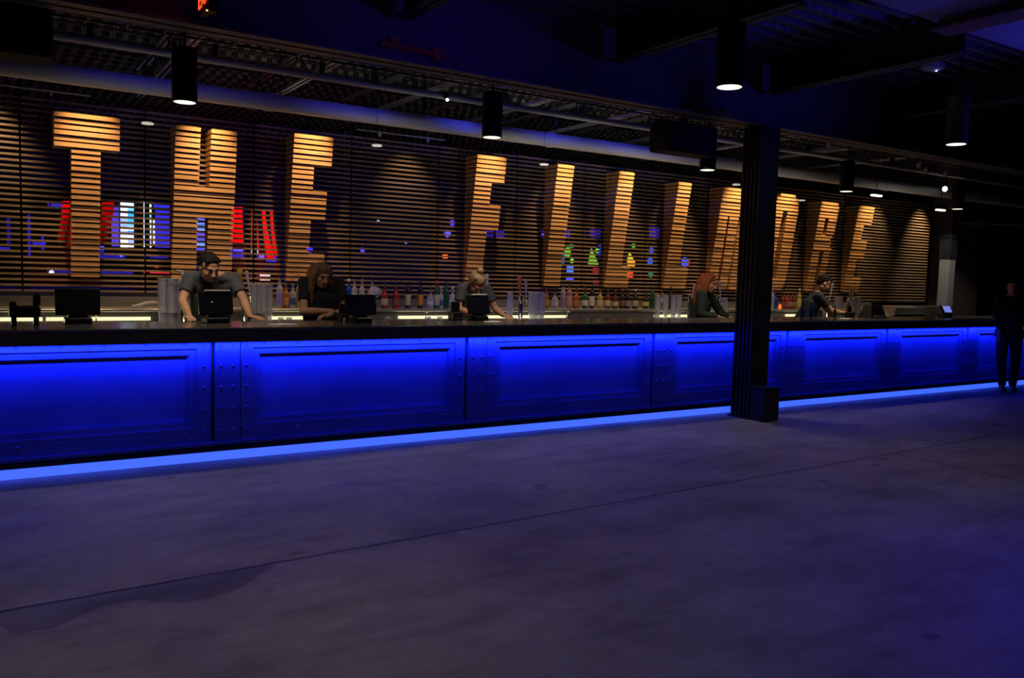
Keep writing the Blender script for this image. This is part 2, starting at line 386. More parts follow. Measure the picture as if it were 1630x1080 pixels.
def gR(z):
    t = (z-1.46)/1.61
    r = 12.86
    if t > .94: r -= .05*(t-.94)/.06*1.4
    if .5 < t < .6: r -= .05
    if .56 < t < .64: r -= .03
    if .64 < t < .82: return [(12.36, 12.54), (12.635, r)]
    if t < .47: return [(12.36, 12.56), (12.665, r-.02)]
    return [(12.36, r)]
def gE2(z):
    if z > 2.74: return [(13.42, 13.88)]
    if 2.12 < z < 2.45: return [(13.42, 13.85)]
    if z < 1.77: return [(13.42, 13.88)]
    return [(13.42, 13.66)]
letters = [('T', gT, 3.12, 'first letter of the sign, at the far left'), ('H', gH, 3.135, 'second letter of the sign'), ('E', gE, 3.14, 'ending the first word of the sign'), ('F', gF, 3.145, 'starting the second word of the sign'),
           ('I', gI, 3.15, 'a plain upright bar right of the letter F'), ('L', gL1, 3.14, 'the first of the two, right of the letter I'), ('L', gL2, 3.125, 'the second of the two, left of the letter M'),
           ('M', gM, 3.11, 'partly hidden by the ribbed column'), ('O', gO, 3.09, 'just right of the ribbed column'), ('R', gR, 3.06, 'between the letter O and the last E'), ('E', gE2, 3.04, 'last letter of the sign, farthest right')]
for ch, g, top, where in letters:
    mb = MB(); xs = [a for a, b in g(2)]; cx = xs[0]
    for k in range(NS):
        z = ZB + k*PITCHZ + .001; zm = z+.02
        if zm < 1.45 or zm > top: continue
        d = dep(zm)
        for a, b in g(zm):
            y1 = -.004; y0 = -d + random.uniform(-.003, .003)
            mb.box(a-cx, b-cx, y0, y1, z-ZB-.004, z-ZB+.037)
            # recessed backing blocks between boards
            mb.box(a-cx+.02, b-cx-.02, -d+.035, y1, z-ZB+.037, z-ZB+.0515, 1)
    o = tag(mb.build('sign_letter', [M['woodL'], M['blackm']]), 'tall slatted wood letter %s, %s' % (ch, where), 'sign letter', 'slatted wooden sign letters')
    o.location = (cx, YW, ZB)

# accent spots behind the thick pipe
spots = [(.10, 1.1), (.93, 1), (2.08, 1.25), (3.22, 1.1), (4.57, .6), (5.62, 1), (6.84, 1.15), (8.0, 1.15), (9.15, 1.1), (10.25, 1.2), (11.45, 1.2), (12.6, .85), (13.75, 1.0), (15.8, 2.2), (14.35, 1.0)]
sp0 = None
for i, (x, k) in enumerate(spots):
    wall = i in (0, 4, 13, 14)
    ly = 9.06 if not wall else 9.25; lz = 3.74 if not wall else 3.52
    if sp0 is None:
        sp0 = empty('accent_spotlight', (x, ly, lz+.03))
        tag(sp0, 'small black accent spotlight hung behind the thick pipe, hardly visible', 'spotlight', 'accent spotlights over the sign')
        MB().cyl((0, 0, .02), (0, -.05, .12), .035, .03, 12).build('lamp_body', M['black'], sp0)
        MB().cyl((0, -.03, .1), (0, -.03, .44), .006, n=6).build('stem', M['black'], sp0)
    else:
        c = copy_tree(sp0); c.location = (x, ly, lz+.03)
    if wall: light('SPOT', (x, ly+.0, lz), 85*k, (1, .70, .38), (x, YW+.1, 2.1), spot=math.radians(60), blend=1, radius=.03)
    else: light('SPOT', (x, ly, lz), 190*k, (1, .62, .30), (x+.02, YW-.12, 2.05), spot=math.radians(50), blend=1, radius=.03)

# ------------------------------------------------------------------ the bar
D = 7.13; bx0, bx1 = -3.2, 17.2
bseams = [-3.2, -.80, 1.63, 4.06, 6.52, 8.84, 11.0, 13.12, 15.2, 17.2]
def bar_panel(x0, x1, label):
    W = x1-x0; o = empty('bar_front_panel', (x0, D, 0)); tag(o, label, 'bar panel', 'riveted metal panels of the bar front')
    mb = MB()
    mb.box(.012, W-.006, .046, .062, .155, 1.0)                      # backing sheet
    mb.box(.012, .215, 0, .046, .16, 1.0)                            # pilaster plate
    mb.build('backing_sheet', M['barfront'], o)
    fr = MB(); a, b = .325, W-.135; z0, z1 = .285, .945
    fr.box(.225, a, .006, .046, .16, 1.0); fr.box(b, W-.03, .006, .046, .16, 1.0); fr.box(a, b, .006, .046, .16, z0); fr.box(a, b, .006, .046, z1, 1.0)
    # stepped moulding
    for (p, q, y) in ((0, .055, .020), (.055, .07, .032)):
        A0, A1, B0, B1 = a+p, a+q, b-q, b-p
        fr.box(A0, A1, y, .046, z0+p, z1-p); fr.box(B0, B1, y, .046, z0+p, z1-p); fr.box(A1, B0, y, .045, z0+p, z0+q); fr.box(A1, B0, y, .045, z1-q, z1-p)
    fr.build('frame', M['barfront'], o)
    tb = MB().box(0, W, -.02, .05, .128, .156); tb.build('base_ledge', M['barfront'], o)
    rv = [(x, z, 0) for x in (.06, .16) for z in (.248, .44, .618, .796, .972)] + [(.274, z, .006) for z in (.248, .44, .618, .796, .972)] + [(W-.08, z, .006) for z in (.248, .44, .618, .796, .972)]
    n = 7; span = W-.08-.274
    rv += [(.274+span*(k+.5)/n, z, .006) for k in range(n) for z in (.232, .984)]
    first = None
    for (x, z, y) in rv:
        if first is None:
            r = MB(); r.ell((0, 0, 0), (.013, .008, .013), None, 8, 6); first = r.build('rivet', M['barfront'], o); first.location = (x, y, z)
        else:
            c = first.copy(); C.objects.link(c); c.parent = o; c.location = (x, y, z)
    return o
pl = ['at the left edge, cut by the frame', 'second from the left edge, below the leaning bartender', 'third from the left edge, below the blond bartender', 'directly left of the ribbed column and behind it', 'directly right of the ribbed column', 'second to the right of the ribbed column', 'third to the right of the ribbed column', 'behind the standing person at the right edge']
for i in range(1, len(bseams)-1):
    bar_panel(bseams[i], bseams[i+1], 'blue lit riveted panel '+pl[i-1])
ct = empty('bar_counter', (bx0, 7.0, 1.0)); tag(ct, 'long dark stone bar counter with a thick brown black edge', 'counter')
c = MB().bev(0, bx1-bx0, .006, .86, .105, .126, .006).build('countertop', M['granite'], ct)
c = MB().box(0, bx1-bx0, .02, .05, .004, .104).box(0, bx1-bx0, .05, .85, .07, .104).build('edge_fascia', M['fascia'], ct)
tag(MB().box(bx0, bx1, D+.063, 7.80, .0, 1.07).build('bar_carcass', M['blackm']), 'black bar carcass behind the riveted panels', 'bar base')
ls = empty('kick_light', (bx0, D, 0)); tag(ls, 'glowing blue light strip along the foot of the bar', 'light strip')
c = MB().box(0, bx1-bx0, -.012, .055, .0, .071).build('diffuser', M['band'], ls)
c = MB().box(0, bx1-bx0, .0, .055, .073, .128).build('strip_housing', M['blackm'], ls)
# under-counter LED line lighting the panels
light('AREA', ((bx0+bx1)/2, 7.075, .997), 185, (.022, .05, 1), ((bx0+bx1)/2, 7.13, .925), size=bx1-bx0, sy=.02, spread=math.radians(106))

# ------------------------------------------------------------------ the ribbed column and its box
cl = empty('ribbed_column', (7.76, 6.79, 0)); tag(cl, 'dark square steel column with ribbed side in front of the bar', 'column')
MB().box(-.10, .15, -.14, .14, 0, 3.42).build('column_core', M['steelblack'], cl)
rb = MB()
for y in (-.135, -.075, -.015, .045, .105): rb.box(-.155, -.10, y, y+.028, 0, 3.42)
rb.build('rib', M['steelblack'], cl)['kind'] = 'stuff'
MB().box(-.18, .17, -.16, .16, 0, .02).build('base_plate', M['steelblack'], cl)
g = empty('column_box', (7.735, 6.53, 0)); tag(g, 'low dark metal box standing against the foot of the ribbed column', 'box')
MB().bev(-.13, .13, -.115, .105, 0, .385, .012).build('box_body', M['steelblack'], g)
MB().bev(-.135, .135, -.12, .108, .385, .402, .005).build('lid', M['steelblack'], g)

# ------------------------------------------------------------------ pendant downlights
def pendant(x, y, z, label, proto=None, power=25, top=4.15, kcol=(1, .86, .66)):
    if proto is None:
        o = empty('pendant_light', (x, y, z))
        mb = MB(); mb.lathe([(.098, 0), (.10, .01), (.10, .42), (.09, .44), (.03, .45)], n=28); mb.build('shade', M['black'], o)
        MB().lathe([(.085, -.001), (.088, .004)], n=28).build('lens', M['lens'], o)
        MB().cyl((0, 0, .45), (0, 0, 1.15), .01, n=8).build('stem', M['black'], o)
        MB().cyl((0, 0, 1.12), (0, 0, 1.15), .06, n=16).build('ceiling_cap', M['black'], o)
    else:
        o = copy_tree(proto); o.location = (x, y, z)
    tag(o, label, 'pendant light', 'black cylinder pendant lights')
    light('SPOT', (x, y, z-.02), power, kcol, (x, y, 0), spot=math.radians(92 if y > 6 else 110), blend=.7, radius=.08)
    return o
P = [((294, 163), 'black cylinder pendant light hanging over the letter H'), ((783, 219), 'black cylinder pendant light hanging over the letter F'), ((1126, 271), 'black cylinder pendant light just left of the ribbed column'),
     ((1347, 305), 'black cylinder pendant light hanging over the letter R'), ((1524, 333), 'black cylinder pendant light right of the slatted screen, upper one'), ((1161, 139), 'largest pendant light, nearest the viewer, left of the column top'),
     ((1522, 230), 'black cylinder pendant light hanging alone at the upper right'), ((1525, 384), 'small distant pendant light beside the pale far post')]
pr = None
for (p, lab) in P:
    w = atZ(p[0], p[1], 2.98)
    if p[0] == 1525: w = w*.78 + EYE*.22
    q = pendant(w.x, w.y, w.z, lab, pr, 50 if w.y > 6 else 7.5)
    pr = pr or q
# small lamps seen as pale discs near the screen
for (px, py, lab) in [(235, 198, 'between the letters T and H'), (600, 233, 'within the scallop of light right of the first E'), (866, 263, 'left of the letter I'), (1172, 295, 'beside the letter M'), (1276, 320, 'between the letters O and R')]:
    w = atZ(px, py, 3.02)
    o = empty('mini_downlight', (w.x, w.y, 3.02)); tag(o, 'tiny pale downlight disc, '+lab, 'downlight', 'tiny downlights over the back bar')
    MB().lathe([(.055, 0), (.06, .006), (.05, .018)], n=20).build('lens', M['lens_dim'], o)
    MB().cyl((0, 0, .01), (0, 0, 4.37-3.02), .0025, n=6).build('wire', M['black'], o)
for (px, py, Z, r, lab) in [(1395, 313, 3.06, .10, 'flat white lamp under the pipe above the last letter E'), (1497, 336, 2.97, .10, 'bright white lamp at the far top corner of the screen')]:
    w = atZ(px, py, Z); o = empty('flat_lamp', (w.x, w.y, Z)); tag(o, lab, 'lamp')
    MB().bev(-.12, .12, -.035, .035, 0, .03, .008).build('lens', M['lens'], o)
    MB().box(-.13, .13, -.04, .04, .031, .05).build('lamp_body', M['black'], o)
    MB().cyl((0, 0, .05), (0, 0, 4.37-Z), .006, n=6).build('stem', M['black'], o)
for (px, py, Y, lab) in [(712, 159, 8.0, 'pin point white indicator lamp on the thin pipe'), (1504, 301, 8.6, 'small white indicator lamp high above the far post')]:
    w = atY(px, py, Y); o = empty('indicator_lamp', w); tag(o, lab, 'lamp')
    MB().ell((0, 0, 0), (.018, .018, .018) if px < 900 else (.045, .045, .05), None, 12, 8).build('bulb', mat('bulb', (1, 1, 1), emis=(1, 1, .95), estr=2), o)
    MB().box(-.02, .02, .0, .05, .02, .07).build('socket', M['black'], o)

# exit sign
w = atY(325, 12, 6.3); o = empty('exit_sign', w); o.rotation_euler = (0, 0, math.radians(0)); tag(o, 'hanging exit sign with glowing red letters, cut off by the top edge', 'exit sign')
MB().box(0, .05, -.17, .17, -.02, .20).build('sign_body', M['black'], o)
cu = bpy.data.curves.new('exit_text', 'FONT'); cu.body = 'EXIT'; cu.size = .17; cu.extrude = .002; cu.align_x = 'CENTER'
to = bpy.data.objects.new('exit_text', cu); C.objects.link(to); bpy.context.view_layer.update()
me = bpy.data.meshes.new_from_object(to.evaluated_get(bpy.context.evaluated_depsgraph_get())); bpy.data.objects.remove(to)
me.materials.clear(); me.materials.append(mat('exit_red', (1, .05, .01), emis=(1, .055, .01), estr=2.2))
t = bpy.data.objects.new('letters', me); C.objects.link(t); t.parent = o; t.rotation_euler = (PI/2, 0, -PI/2); t.location = (-.004, 0, .02)
MB().box(.0, .05, -.16, -.08, -.06, -.02).build('battery_box', M['black'], o)
MB().ell((-.004, -.10, -.045), (.006, .006, .006), None, 8, 6).build('status_light', mat('amber_led', (1, .8, .1), emis=(1, .7, .1), estr=3), o)
MB().cyl((.025, 0, .2), (.025, 0, .6), .008, n=6).build('stem', M['black'], o)

# hanging loudspeakers
def speaker(x0, x1, y0, y1, z0, z1, label, rz=0, tilt=0):
    cx, cy_, = (x0+x1)/2, (y0+y1)/2; o = empty('hanging_speaker', (cx, cy_, z0)); o.rotation_euler = (tilt, 0, rz); tag(o, label, 'speaker')
    MB().bev(x0-cx, x1-cx, y0-cy_, y1-cy_, 0, z1-z0, .02).build('cabinet', M['blackm'], o)
    MB().box(x0-cx+.03, x1-cx-.03, y0-cy_-.008, y0-cy_, .03, z1-z0-.03).build('grille', M['blackplastic'], o)
    MB().box(-.03, .03, -.02, .02, z1-z0, 4.32-z0).box(x0-cx-.01, x1-cx+.01, -.03, .03, z1-z0, z1-z0+.02).build('bracket', M['black'], o)
    return o
a, b = atY(-40, 20, 7.05), atY(86, 110, 7.05)
speaker(a.x, b.x, 7.05, 7.4, 3.11, 3.52, 'large black loudspeaker box hung at the upper left corner')
a, b = atY(1063, 180, 7.0), atY(1155, 180, 7.0)
speaker(a.x, b.x-.1, 7.0, 7.3, 3.06, 3.40, 'dark loudspeaker hung left of the ribbed column top', .0, .0)

# smoke detector
w = atZ(1485, 110, 4.10); w2 = w
o = empty('smoke_detector', (w.x, w.y, 4.15)); tag(o, 'round pale detector with a blue glowing point on the dark ceiling', 'detector')
MB().lathe([(.03, -.07), (.11, -.055), (.13, -.03), (.13, 0)], n=28).build('detector_body', mat('detector_plastic', (.5, .42, .5), .5), o)
MB().ell((.02, -.03, -.07), (.012, .012, .012), None, 10, 6).build('status_light', mat('blue_led', (.5, .7, 1), emis=(.35, .6, 1), estr=4), o)
light('POINT', (w.x+.02, w.y-.05, 4.05), .03, (.3, .3, 1), radius=.01)

# ------------------------------------------------------------------ back bar
bb = empty('back_bar', (-1, 8.78, 0)); tag(bb, 'long stainless back bar counter with a raised shelf below the slatted screen', 'back counter')
X0, X1 = 0, 15.2
MB().box(X0, X1, .0, .34, 0, 1.0).build('cabinet', M['riser'], bb)
MB().box(X0, X1, -.03, .34, 1.0, 1.035).build('lower_top', M['steel'], bb)
MB().box(X0, X1, .34, .86, .95, 1.145).build('riser', M['riser'], bb)
MB().bev(X0, X1, .31, .86, 1.146, 1.175, .005).build('shelf_top', M['steel'], bb)
MB().box(X0, X1, .80, .86, 1.175, 1.28).build('splash_board', M['riser'], bb)
for (xa, xb) in [(-.9, .50), (.53, .71), (.92, 1.46), (2.66, 3.10), (4.22, 4.89), (5.45, 6.70), (8.31, 9.01), (9.5, 9.9), (11.2, 11.6), (13.2, 14.0)]:
    o = MB().box(xa+1, xb+1, .318, .338, 1.06, 1.095).build('shelf_light', M['led_warm'], bb)
    light('AREA', ((xa+xb)/2, 9.07, 1.09), 1.2*(xb-xa), (1, .95, .6), ((xa+xb)/2, 8.6, .6), size=xb-xa, sy=.02)

def px_x(px, py, Y): return atY(px, py, Y).x
# bottles
bmats = {}
def bm(kind):
    if kind in bmats: return bmats[kind]
    cols = {'clear': ((.55, .57, .6), .42), 'amber': ((.35, .12, .03), .85), 'dark': ((.02, .02, .015), 1), 'green': ((.02, .09, .04), .92), 'brown': ((.12, .035, .02), .92), 'blue': ((.01, .05, .35), .85), 'red': ((.35, .03, .02), .9), 'pink': ((.45, .2, .15), .75), 'yellow': ((.4, .32, .08), .8)}
    c, a = cols[kind]; bmats[kind] = mat(kind+'_bottle_glass', c, .12, alpha=a); return bmats[kind]
lmats = {}
def lm(c):
    if c not in lmats: lmats[c] = mat('label_%d' % len(lmats), c, .7)
    return lmats[c]
PROF = {'wine': [(.034, 0), (.037, .006), (.037, .19), (.03, .22), (.014, .245), (.013, .30), (.015, .302), (.015, .31)],
        'round': [(.038, 0), (.042, .01), (.042, .15), (.034, .18), (.015, .205), (.013, .25), (.015, .252), (.015, .262)],
        'tall': [(.032, 0), (.035, .006), (.036, .22), (.028, .245), (.014, .262), (.013, .31), (.015, .312), (.015, .32)],
        'squat': [(.045, 0), (.05, .01), (.05, .11), (.04, .145), (.016, .165), (.014, .20), (.017, .202), (.017, .212)],
        'flask': [(.04, 0), (.043, .01), (.045, .13), (.03, .17), (.013, .19), (.013, .235), (.016, .237), (.016, .25)]}
CREAM, WHITE, ORNG, YEL, BLK, BLU = (.5, .45, .28), (.55, .55, .5), (.55, .25, .04), (.55, .45, .1), (.02, .02, .03), (.05, .08, .3)
def bottle(px, Y, z, prof, kind, lab, capc, label, group, pour=True, s=1.0, py=480):
    x = px_x(px, py, Y)
    o = empty('bottle', (x, Y, z)); o.scale = (s, s, s); tag(o, label, 'bottle', group)
    p = PROF[prof]; MB().lathe(p, n=16).build('glass_body', bm(kind), o)
    h = p[-1][1]; rb_ = p[2][0]
    if lab: MB().lathe([(rb_+.0008, .04), (rb_+.0012, .042), (rb_+.0012, p[2][1]*.78), (rb_+.0008, p[2][1]*.78+.002)], n=16).build('paper_label', lm(lab), o)
    if pour:
        MB().lathe([(.010, h), (.014, h+.008), (.010, h+.02)], n=10).tube([(0, 0, h+.01), (0, 0, h+.035), (-.008, 0, h+.06), (-.022, 0, h+.072)], .0035, 6).build('pourer', M['chrome'] if capc is None else lm(capc), o)
    else: MB().lathe([(.017, h-.004), (.018, h+.022), (.016, h+.026)], n=12).build('cap', lm(capc or BLK), o)
    return o
G1 = 'bottles on the back bar'
Zs = 1.176
BL = [
 (445, 'tall', 'clear', (.25, .2, .5), None, 'clear bottle with violet label, leftmost beside the first grey cup stacks'),
 (455, 'round', 'amber', ORNG, None, 'amber bottle with silver pourer, second from the cup stacks'),
 (466, 'round', 'clear', BLU, None, 'clear bottle with dark blue label, left of the bartender in black'),
 (476, 'tall', 'yellow', None, None, 'pale yellow green bottle, touching the left arm side of the bartender in black'),
 (485, 'round', 'brown', None, (.3, .05, .04), 'reddish capped bottle half behind the bartender in black'),
 (555, 'tall', 'blue', None, WHITE, 'blue bottle rising behind the wide register screen, leftmost'),
 (564, 'tall', 'clear', WHITE, None, 'clear bottle behind the wide register screen, second from left'),
 (576, 'tall', 'clear', (.4, .5, .2), None, 'clear bottle with green label behind the middle of the wide register screen'),
 (592, 'tall', 'clear', WHITE, None, 'clear bottle behind the right half of the wide register screen'),
 (612, 'round', 'red', CREAM, None, 'red necked bottle with cream label right of the wide register screen'),
 (630, 'round', 'red', (.25, .08, .06), None, 'round red brown bottle with silver pourer'),
 (649, 'tall', 'dark', CREAM, None, 'tall dark bottle with large cream label'),
 (669, 'tall', 'dark', ORNG, None, 'dark bottle with narrow orange label'),
 (685, 'squat', 'clear', (.5, .5, .7), None, 'squat clear bottle with pale blue white label'),
 (695, 'tall', 'green', CREAM, (.6, .05, .04), 'green bottle with bright red top'),
 (702, 'flask', 'clear', BLU, YEL, 'clear bottle with yellow cap and dark blue label'),
 (710, 'tall', 'green', None, None, 'tall dark green bottle left of the blond bartender'),
 (720, 'flask', 'clear', WHITE, WHITE, 'clear white capped bottle near the shoulder of the blond bartender'),
 (869, 'round', 'amber', ORNG, None, 'clear necked bottle with amber label right of the tap with orange handle'),
 (883, 'squat', 'clear', WHITE, None, 'wide clear bottle with white label, second right of the tap cup stacks'),
 (896, 'tall', 'clear', (.35, .3, .35), None, 'clear grey bottle left of the letter I foot gap'),
 (906, 'tall', 'pink', (.6, .35, .28), None, 'pink peach bottle among the middle row'),
 (917, 'round', 'amber', (.4, .22, .05), None, 'golden amber bottle between the pink and the green one'),
 (931, 'round', 'green', WHITE, None, 'green bottle with white label in the middle row'),
 (942, 'tall', 'dark', WHITE, None, 'tall dark bottle with white label and silver pourer'),
 (955, 'round', 'yellow', CREAM, (.05, .1, .04), 'rounded bottle with wide pale yellow label'),
 (967, 'round', 'brown', CREAM, None, 'brown bottle with cream label below the first L'),
 (979, 'flask', 'brown', CREAM, (.4, .03, .03), 'brown flask with red neck and wide cream label'),
 (990, 'round', 'dark', (.2, .1, .08), (.3, .1, .12), 'dark bottle with dim red brown label below the first L foot'),
 (999, 'round', 'dark', (.25, .25, .3), None, 'dark bottle with dim grey label'),
 (1011, 'round', 'dark', CREAM, WHITE, 'dark bottle with round cream label'),
 (1028, 'flask', 'dark', YEL, None, 'dark bottle with bright yellow cream label'),
 (1038, 'tall', 'green', None, None, 'plain dark bottle next to the short cup stacks'),
 (1054, 'squat', 'clear', (.12, .14, .1), YEL, 'round clear bottle with dark emblem in front of the cup stacks'),
 (1067, 'tall', 'dark', (.04, .03, .03), None, 'slim dark brown bottle in front of the cup stacks'),
 (1221, 'round', 'clear', (.3, .5, .35), (.1, .2, .3), 'green white bottle directly right of the ribbed column'),
 (1229, 'tall', 'clear', None, WHITE, 'bottle with white conical cap right of the ribbed column'),
 (1234, 'round', 'blue', None, None, 'deep blue bottle behind the orange candle glow'),
 (1246, 'round', 'brown', (.25, .08, .05), None, 'brown bottle first right of the candle'),
 (1252, 'round', 'red', (.3, .12, .08), None, 'dark red bottle second right of the candle'),
 (1258, 'round', 'brown', (.35, .22, .15), None, 'brown bottle with tan label third right of the candle'),
 (1264, 'round', 'brown', (.3, .18, .1), None, 'brown bottle fourth right of the candle'),
 (1272, 'tall', 'yellow', YEL, WHITE, 'yellow bottle left of the far bartender'),
]
for (px, pf, kd, lb, cc, text) in BL:
    Yb = 9.3 + random.uniform(-.03, .03) if px not in (1054, 1067) else 9.2
    bottle(px, Yb, Zs, pf, kd, lb, cc, text+(', on the back bar' if len(text.split()) < 13 else ''), G1, cc is None or random.random() < .25, 1.0)
# bottles on the counter
for px, kd, s, lab in ((1277, 'blue', .75, 'cobalt blue bottle on the counter, left one of the pair near the far bartender'), (1291, 'blue', .75, 'cobalt blue bottle on the counter, right one of the pair near the far bartender'), (1329, 'green', .6, 'small bright green bottle on the counter by the far bartender')):
    w = atZ(px, 506, 1.127); b_ = bottle(px, w.y, 1.127, 'round', kd, None, BLK, lab, 'bottles on the front counter', False, s, 500)
    b_.location = (w.x, 7.7, 1.127) if 0 else (px_x(px, 500, 7.72), 7.72, 1.127)
bmats['green'] = bmats.get('green')
# candle
x = px_x(1239, 490, 9.15); o = empty('candle_jar', (x, 9.12, 1.175)); tag(o, 'small glowing orange candle jar on the back bar', 'candle')
MB().lathe([(.03, 0), (.035, .01), (.035, .08), (.033, .085)], n=14).build('jar', mat('amber_glass', (.6, .2, .03), .2, alpha=.6), o)
MB().lathe([(.02, .005), (.022, .06), (.004, .09)], n=12).build('flame', mat('flame', (1, .5, .1), emis=(1, .28, .03), estr=1.6), o)

# cup stacks
def cup_stack(px, Y, z, h, label, base=None, r=.042):
    x = px_x(px, 480, Y)
    if base is None:
        o = empty('cup_stack', (x, Y, z)); mb = MB(); prof = [(.030, 0), (.036, .10)]; zz = .10
        while zz < h: prof += [(.0415, zz), (.0425, zz+.004), (.0385, zz+.006)]; zz += .016
        prof += [(.0425, h), (.038, h+.002)]
        mb.lathe(prof, n=18); mb.build('nested_cups', M['cup'], o)
        MB().lathe([(.0435, h-.004), (.0445, h), (.0435, h+.004)], n=18).build('top_rim', M['white'], o)
    else: o = copy_tree(base); o.location = (x, Y, z); o.scale = (1, 1, h/.42)
    tag(o, label, 'cups', 'stacks of clear plastic cups'); return o
CS = [((258, 264, 272, 280, 287), .45, 'left of the leaning bartender'), ((404, 412, 420, 428), .41, 'right of the leaning bartender'), ((812, 846, 852, 858, 863), .36, 'by the orange handled tap'),
      ((1047, 1060, 1072, 1081), .35, 'left of the red haired bartender'), ((1146, 1154), .32, 'against the ribbed column'), ((1314,), .34, 'at the far bartender\'s hand'), ((1332, 1338, 1352, 1360, 1367), .36, 'left of the sloped far register')]
ordn = ['leftmost', 'second', 'third', 'fourth', 'fifth']
base = None
for xs, h, wh in CS:
    for i, px in enumerate(xs):
        c = cup_stack(px, 8.985 + .045*(i % 2), 1.036, .42 if base is None else h, 'tall stack of clear cups %s, %s' % (wh, (ordn[i]+' in its cluster') if len(xs) > 1 else 'standing alone'), base)
        base = base or c
        if c is base: c.scale = (1, 1, h/.42)

# beer taps
def tap(px, Y, label, handles, th=.42):
    Y = 8.85; x = px_x(px, 480, Y); o = empty('beer_tap', (x, Y, 1.036)); tag(o, label, 'beer tap', 'beer tap towers')
    MB().lathe([(.05, 0), (.05, .015), (.03, .03), (.03, th), (.034, th+.01), (.01, th+.025)], n=18).build('tower', M['chrome'], o)
    for (dx, hh, col, lean, kind) in handles:
        f = MB().cyl((0, 0, th-.05), (dx, -.05, th-.03), .012, n=10).cyl((dx, -.05, th-.03), (dx, -.08, th-.10), .010, n=10).ell((dx, -.05, th-.02), (.018, .018, .018), None, 10, 6).build('faucet', M['chrome'], o)
        hb = MB(); b0 = Vector((dx, -.05, th)); t0 = Vector((dx+lean, -.05, th+hh))
        hb.cap(b0, b0.lerp(t0, .35), .008, .010, 8); hb.cap(b0.lerp(t0, .35), b0.lerp(t0, .9), .012, .02 if kind else .015, 10)
        if kind == 'round': hb.ell(t0, (.034, .014, .036), None, 14, 8); hb.ell(b0.lerp(t0, .55), (.026, .012, .03), None, 14, 8)
        if kind == 'hook': hb.cap(t0, t0+Vector((-.05, 0, .01)), .014, .009, 8)
        hb.build('handle', mat('handle_paint', col, .4), f)
    return o
OR, WH, DK, YE = (.75, .25, .06), (.65, .65, .62), (.10, .06, .08), (.6, .35, .05)
tap(292, 9.0, 'chrome tap tower with a curved white handle left of the leaning bartender', [(0, .19, WH, -.02, 'hook'), (.07, .20, DK, .02, 'plain')], .34)
tap(389, 9.0, 'chrome tap tower with yellow and silver handles right of the leaning bartender', [(-.05, .22, YE, -.01, 'round'), (.045, .24, WH, -.04, 'plain')], .32)
tap(772, 9.0, 'chrome tap with a slim white handle behind the blond bartender', [(0, .26, WH, -.01, 'plain')], .34)
tap(829, 9.0, 'chrome tap tower with orange and white handles right of the blond bartender', [(-.05, .22, OR, -.01, 'round'), (.045, .22, WH, -.01, 'plain')], .32)
tap(1098, 9.0, 'chrome tap with a silver handle left of the red haired bartender', [(.0, .17, WH, .03, 'plain')], .36)
tap(1143, 9.0, 'chrome tap with a curved white handle right of the red haired bartender', [(.0, .26, WH, -.05, 'plain')], .34)
tap(1317, 9.0, 'chrome tap with a white and orange handle beside the far bartender', [(.0, .24, WH, .05, 'hook')], .36)
tap(1350, 9.0, 'chrome tap tower with round orange and pale handles, farthest to the right', [(-.03, .20, YE, .0, 'round'), (.05, .22, WH, -.02, 'plain')], .32)

# registers on the counter: seen from behind
ZC = 1.1265
def register(px, py, w, h, tilt, label, strip=True, rz=0, bw=.5, Y=None, led=False):
    p = atZ(px, py, ZC) if Y is None else Vector((px_x(px, py, Y), Y, ZC))
    o = empty('register_screen', (p.x, p.y, ZC), rz); tag(o, label, 'register', 'register screens on the bar')
    st = MB(); st.bev(-w*bw*.55, w*bw*.55, -.03, .14, 0, .05, .008); st.bev(-w*bw*.4, w*bw*.4, .02, .09, .05, h*.35, .006); st.build('stand', M['blackplastic'], o)
    R = Matrix.Rotation(tilt, 3, 'X'); sc = MB(); sc.bev(-w/2, w/2, -.02, .02, 0, h, .008)
    for i, v in enumerate(sc.v): q = R @ Vector(v); sc.v[i] = (q.x, q.y+.03, q.z+.07)
    s_ = sc.build('screen_housing', M['blackplastic'], o)
    if strip:
        sm = MB().box(-w*.32, w*.42, -.03, .0, h+.001, h+.014)
        for i, v in enumerate(sm.v): q = R @ Vector(v); sm.v[i] = (q.x, q.y+.03, q.z+.07)
        sm.build('top_strip', M['white'], o)
    if led:
        q = R @ Vector((-w*.13, -.022, h*.55)); MB().ell((q.x, q.y+.03, q.z+.07), (.004, .004, .004), None, 8, 6).build('status_light', mat('green_led', (.5, 1, .6), emis=(.5, 1, .6), estr=1), s_)
    return o
register(125, 516, .33, .22, -.1, 'black register screen seen from behind, second object from the left', False, 0, .55)
register(346, 515, .30, .21, -.15, 'black register screen with a pale top edge in front of the leaning bartender', True, .1, .6, led=True)
register(578, 514, .33, .20, -.2, 'wide black register screen right of the bartender in black', False, .15, .5)
register(766, 509, .30, .20, -.25, 'black register screen with a pale top edge in front of the blond bartender', True, .2, .5, Y=7.62)
for px, py, w, h, lab in ((546, 512, .085, .17, 'small upright black card terminal left of the wide register'), (725, 508, .12, .20, 'upright black card terminal beside the blond bartender'), (1352, 506, .10, .18, 'small black card terminal in front of the farthest tap')):
    p = Vector((px_x(px, py, 7.72), 7.72, ZC)); o = empty('card_terminal', p, .1); tag(o, lab, 'card terminal', 'card terminals on the bar')
    MB().bev(-w/2, w/2, -.06, .06, 0, h*.45, .01).build('terminal_base', M['blackplastic'], o)
    MB().bev(-w*.42, w*.42, -.01, .03, h*.45, h, .008).build('terminal_head', M['blackplastic'], o)
    MB().box(-w*.2, w*.2, -.063, -.06, .02, .03).build('slot', mat('slot_grey', (.1, .1, .12), .5), o)
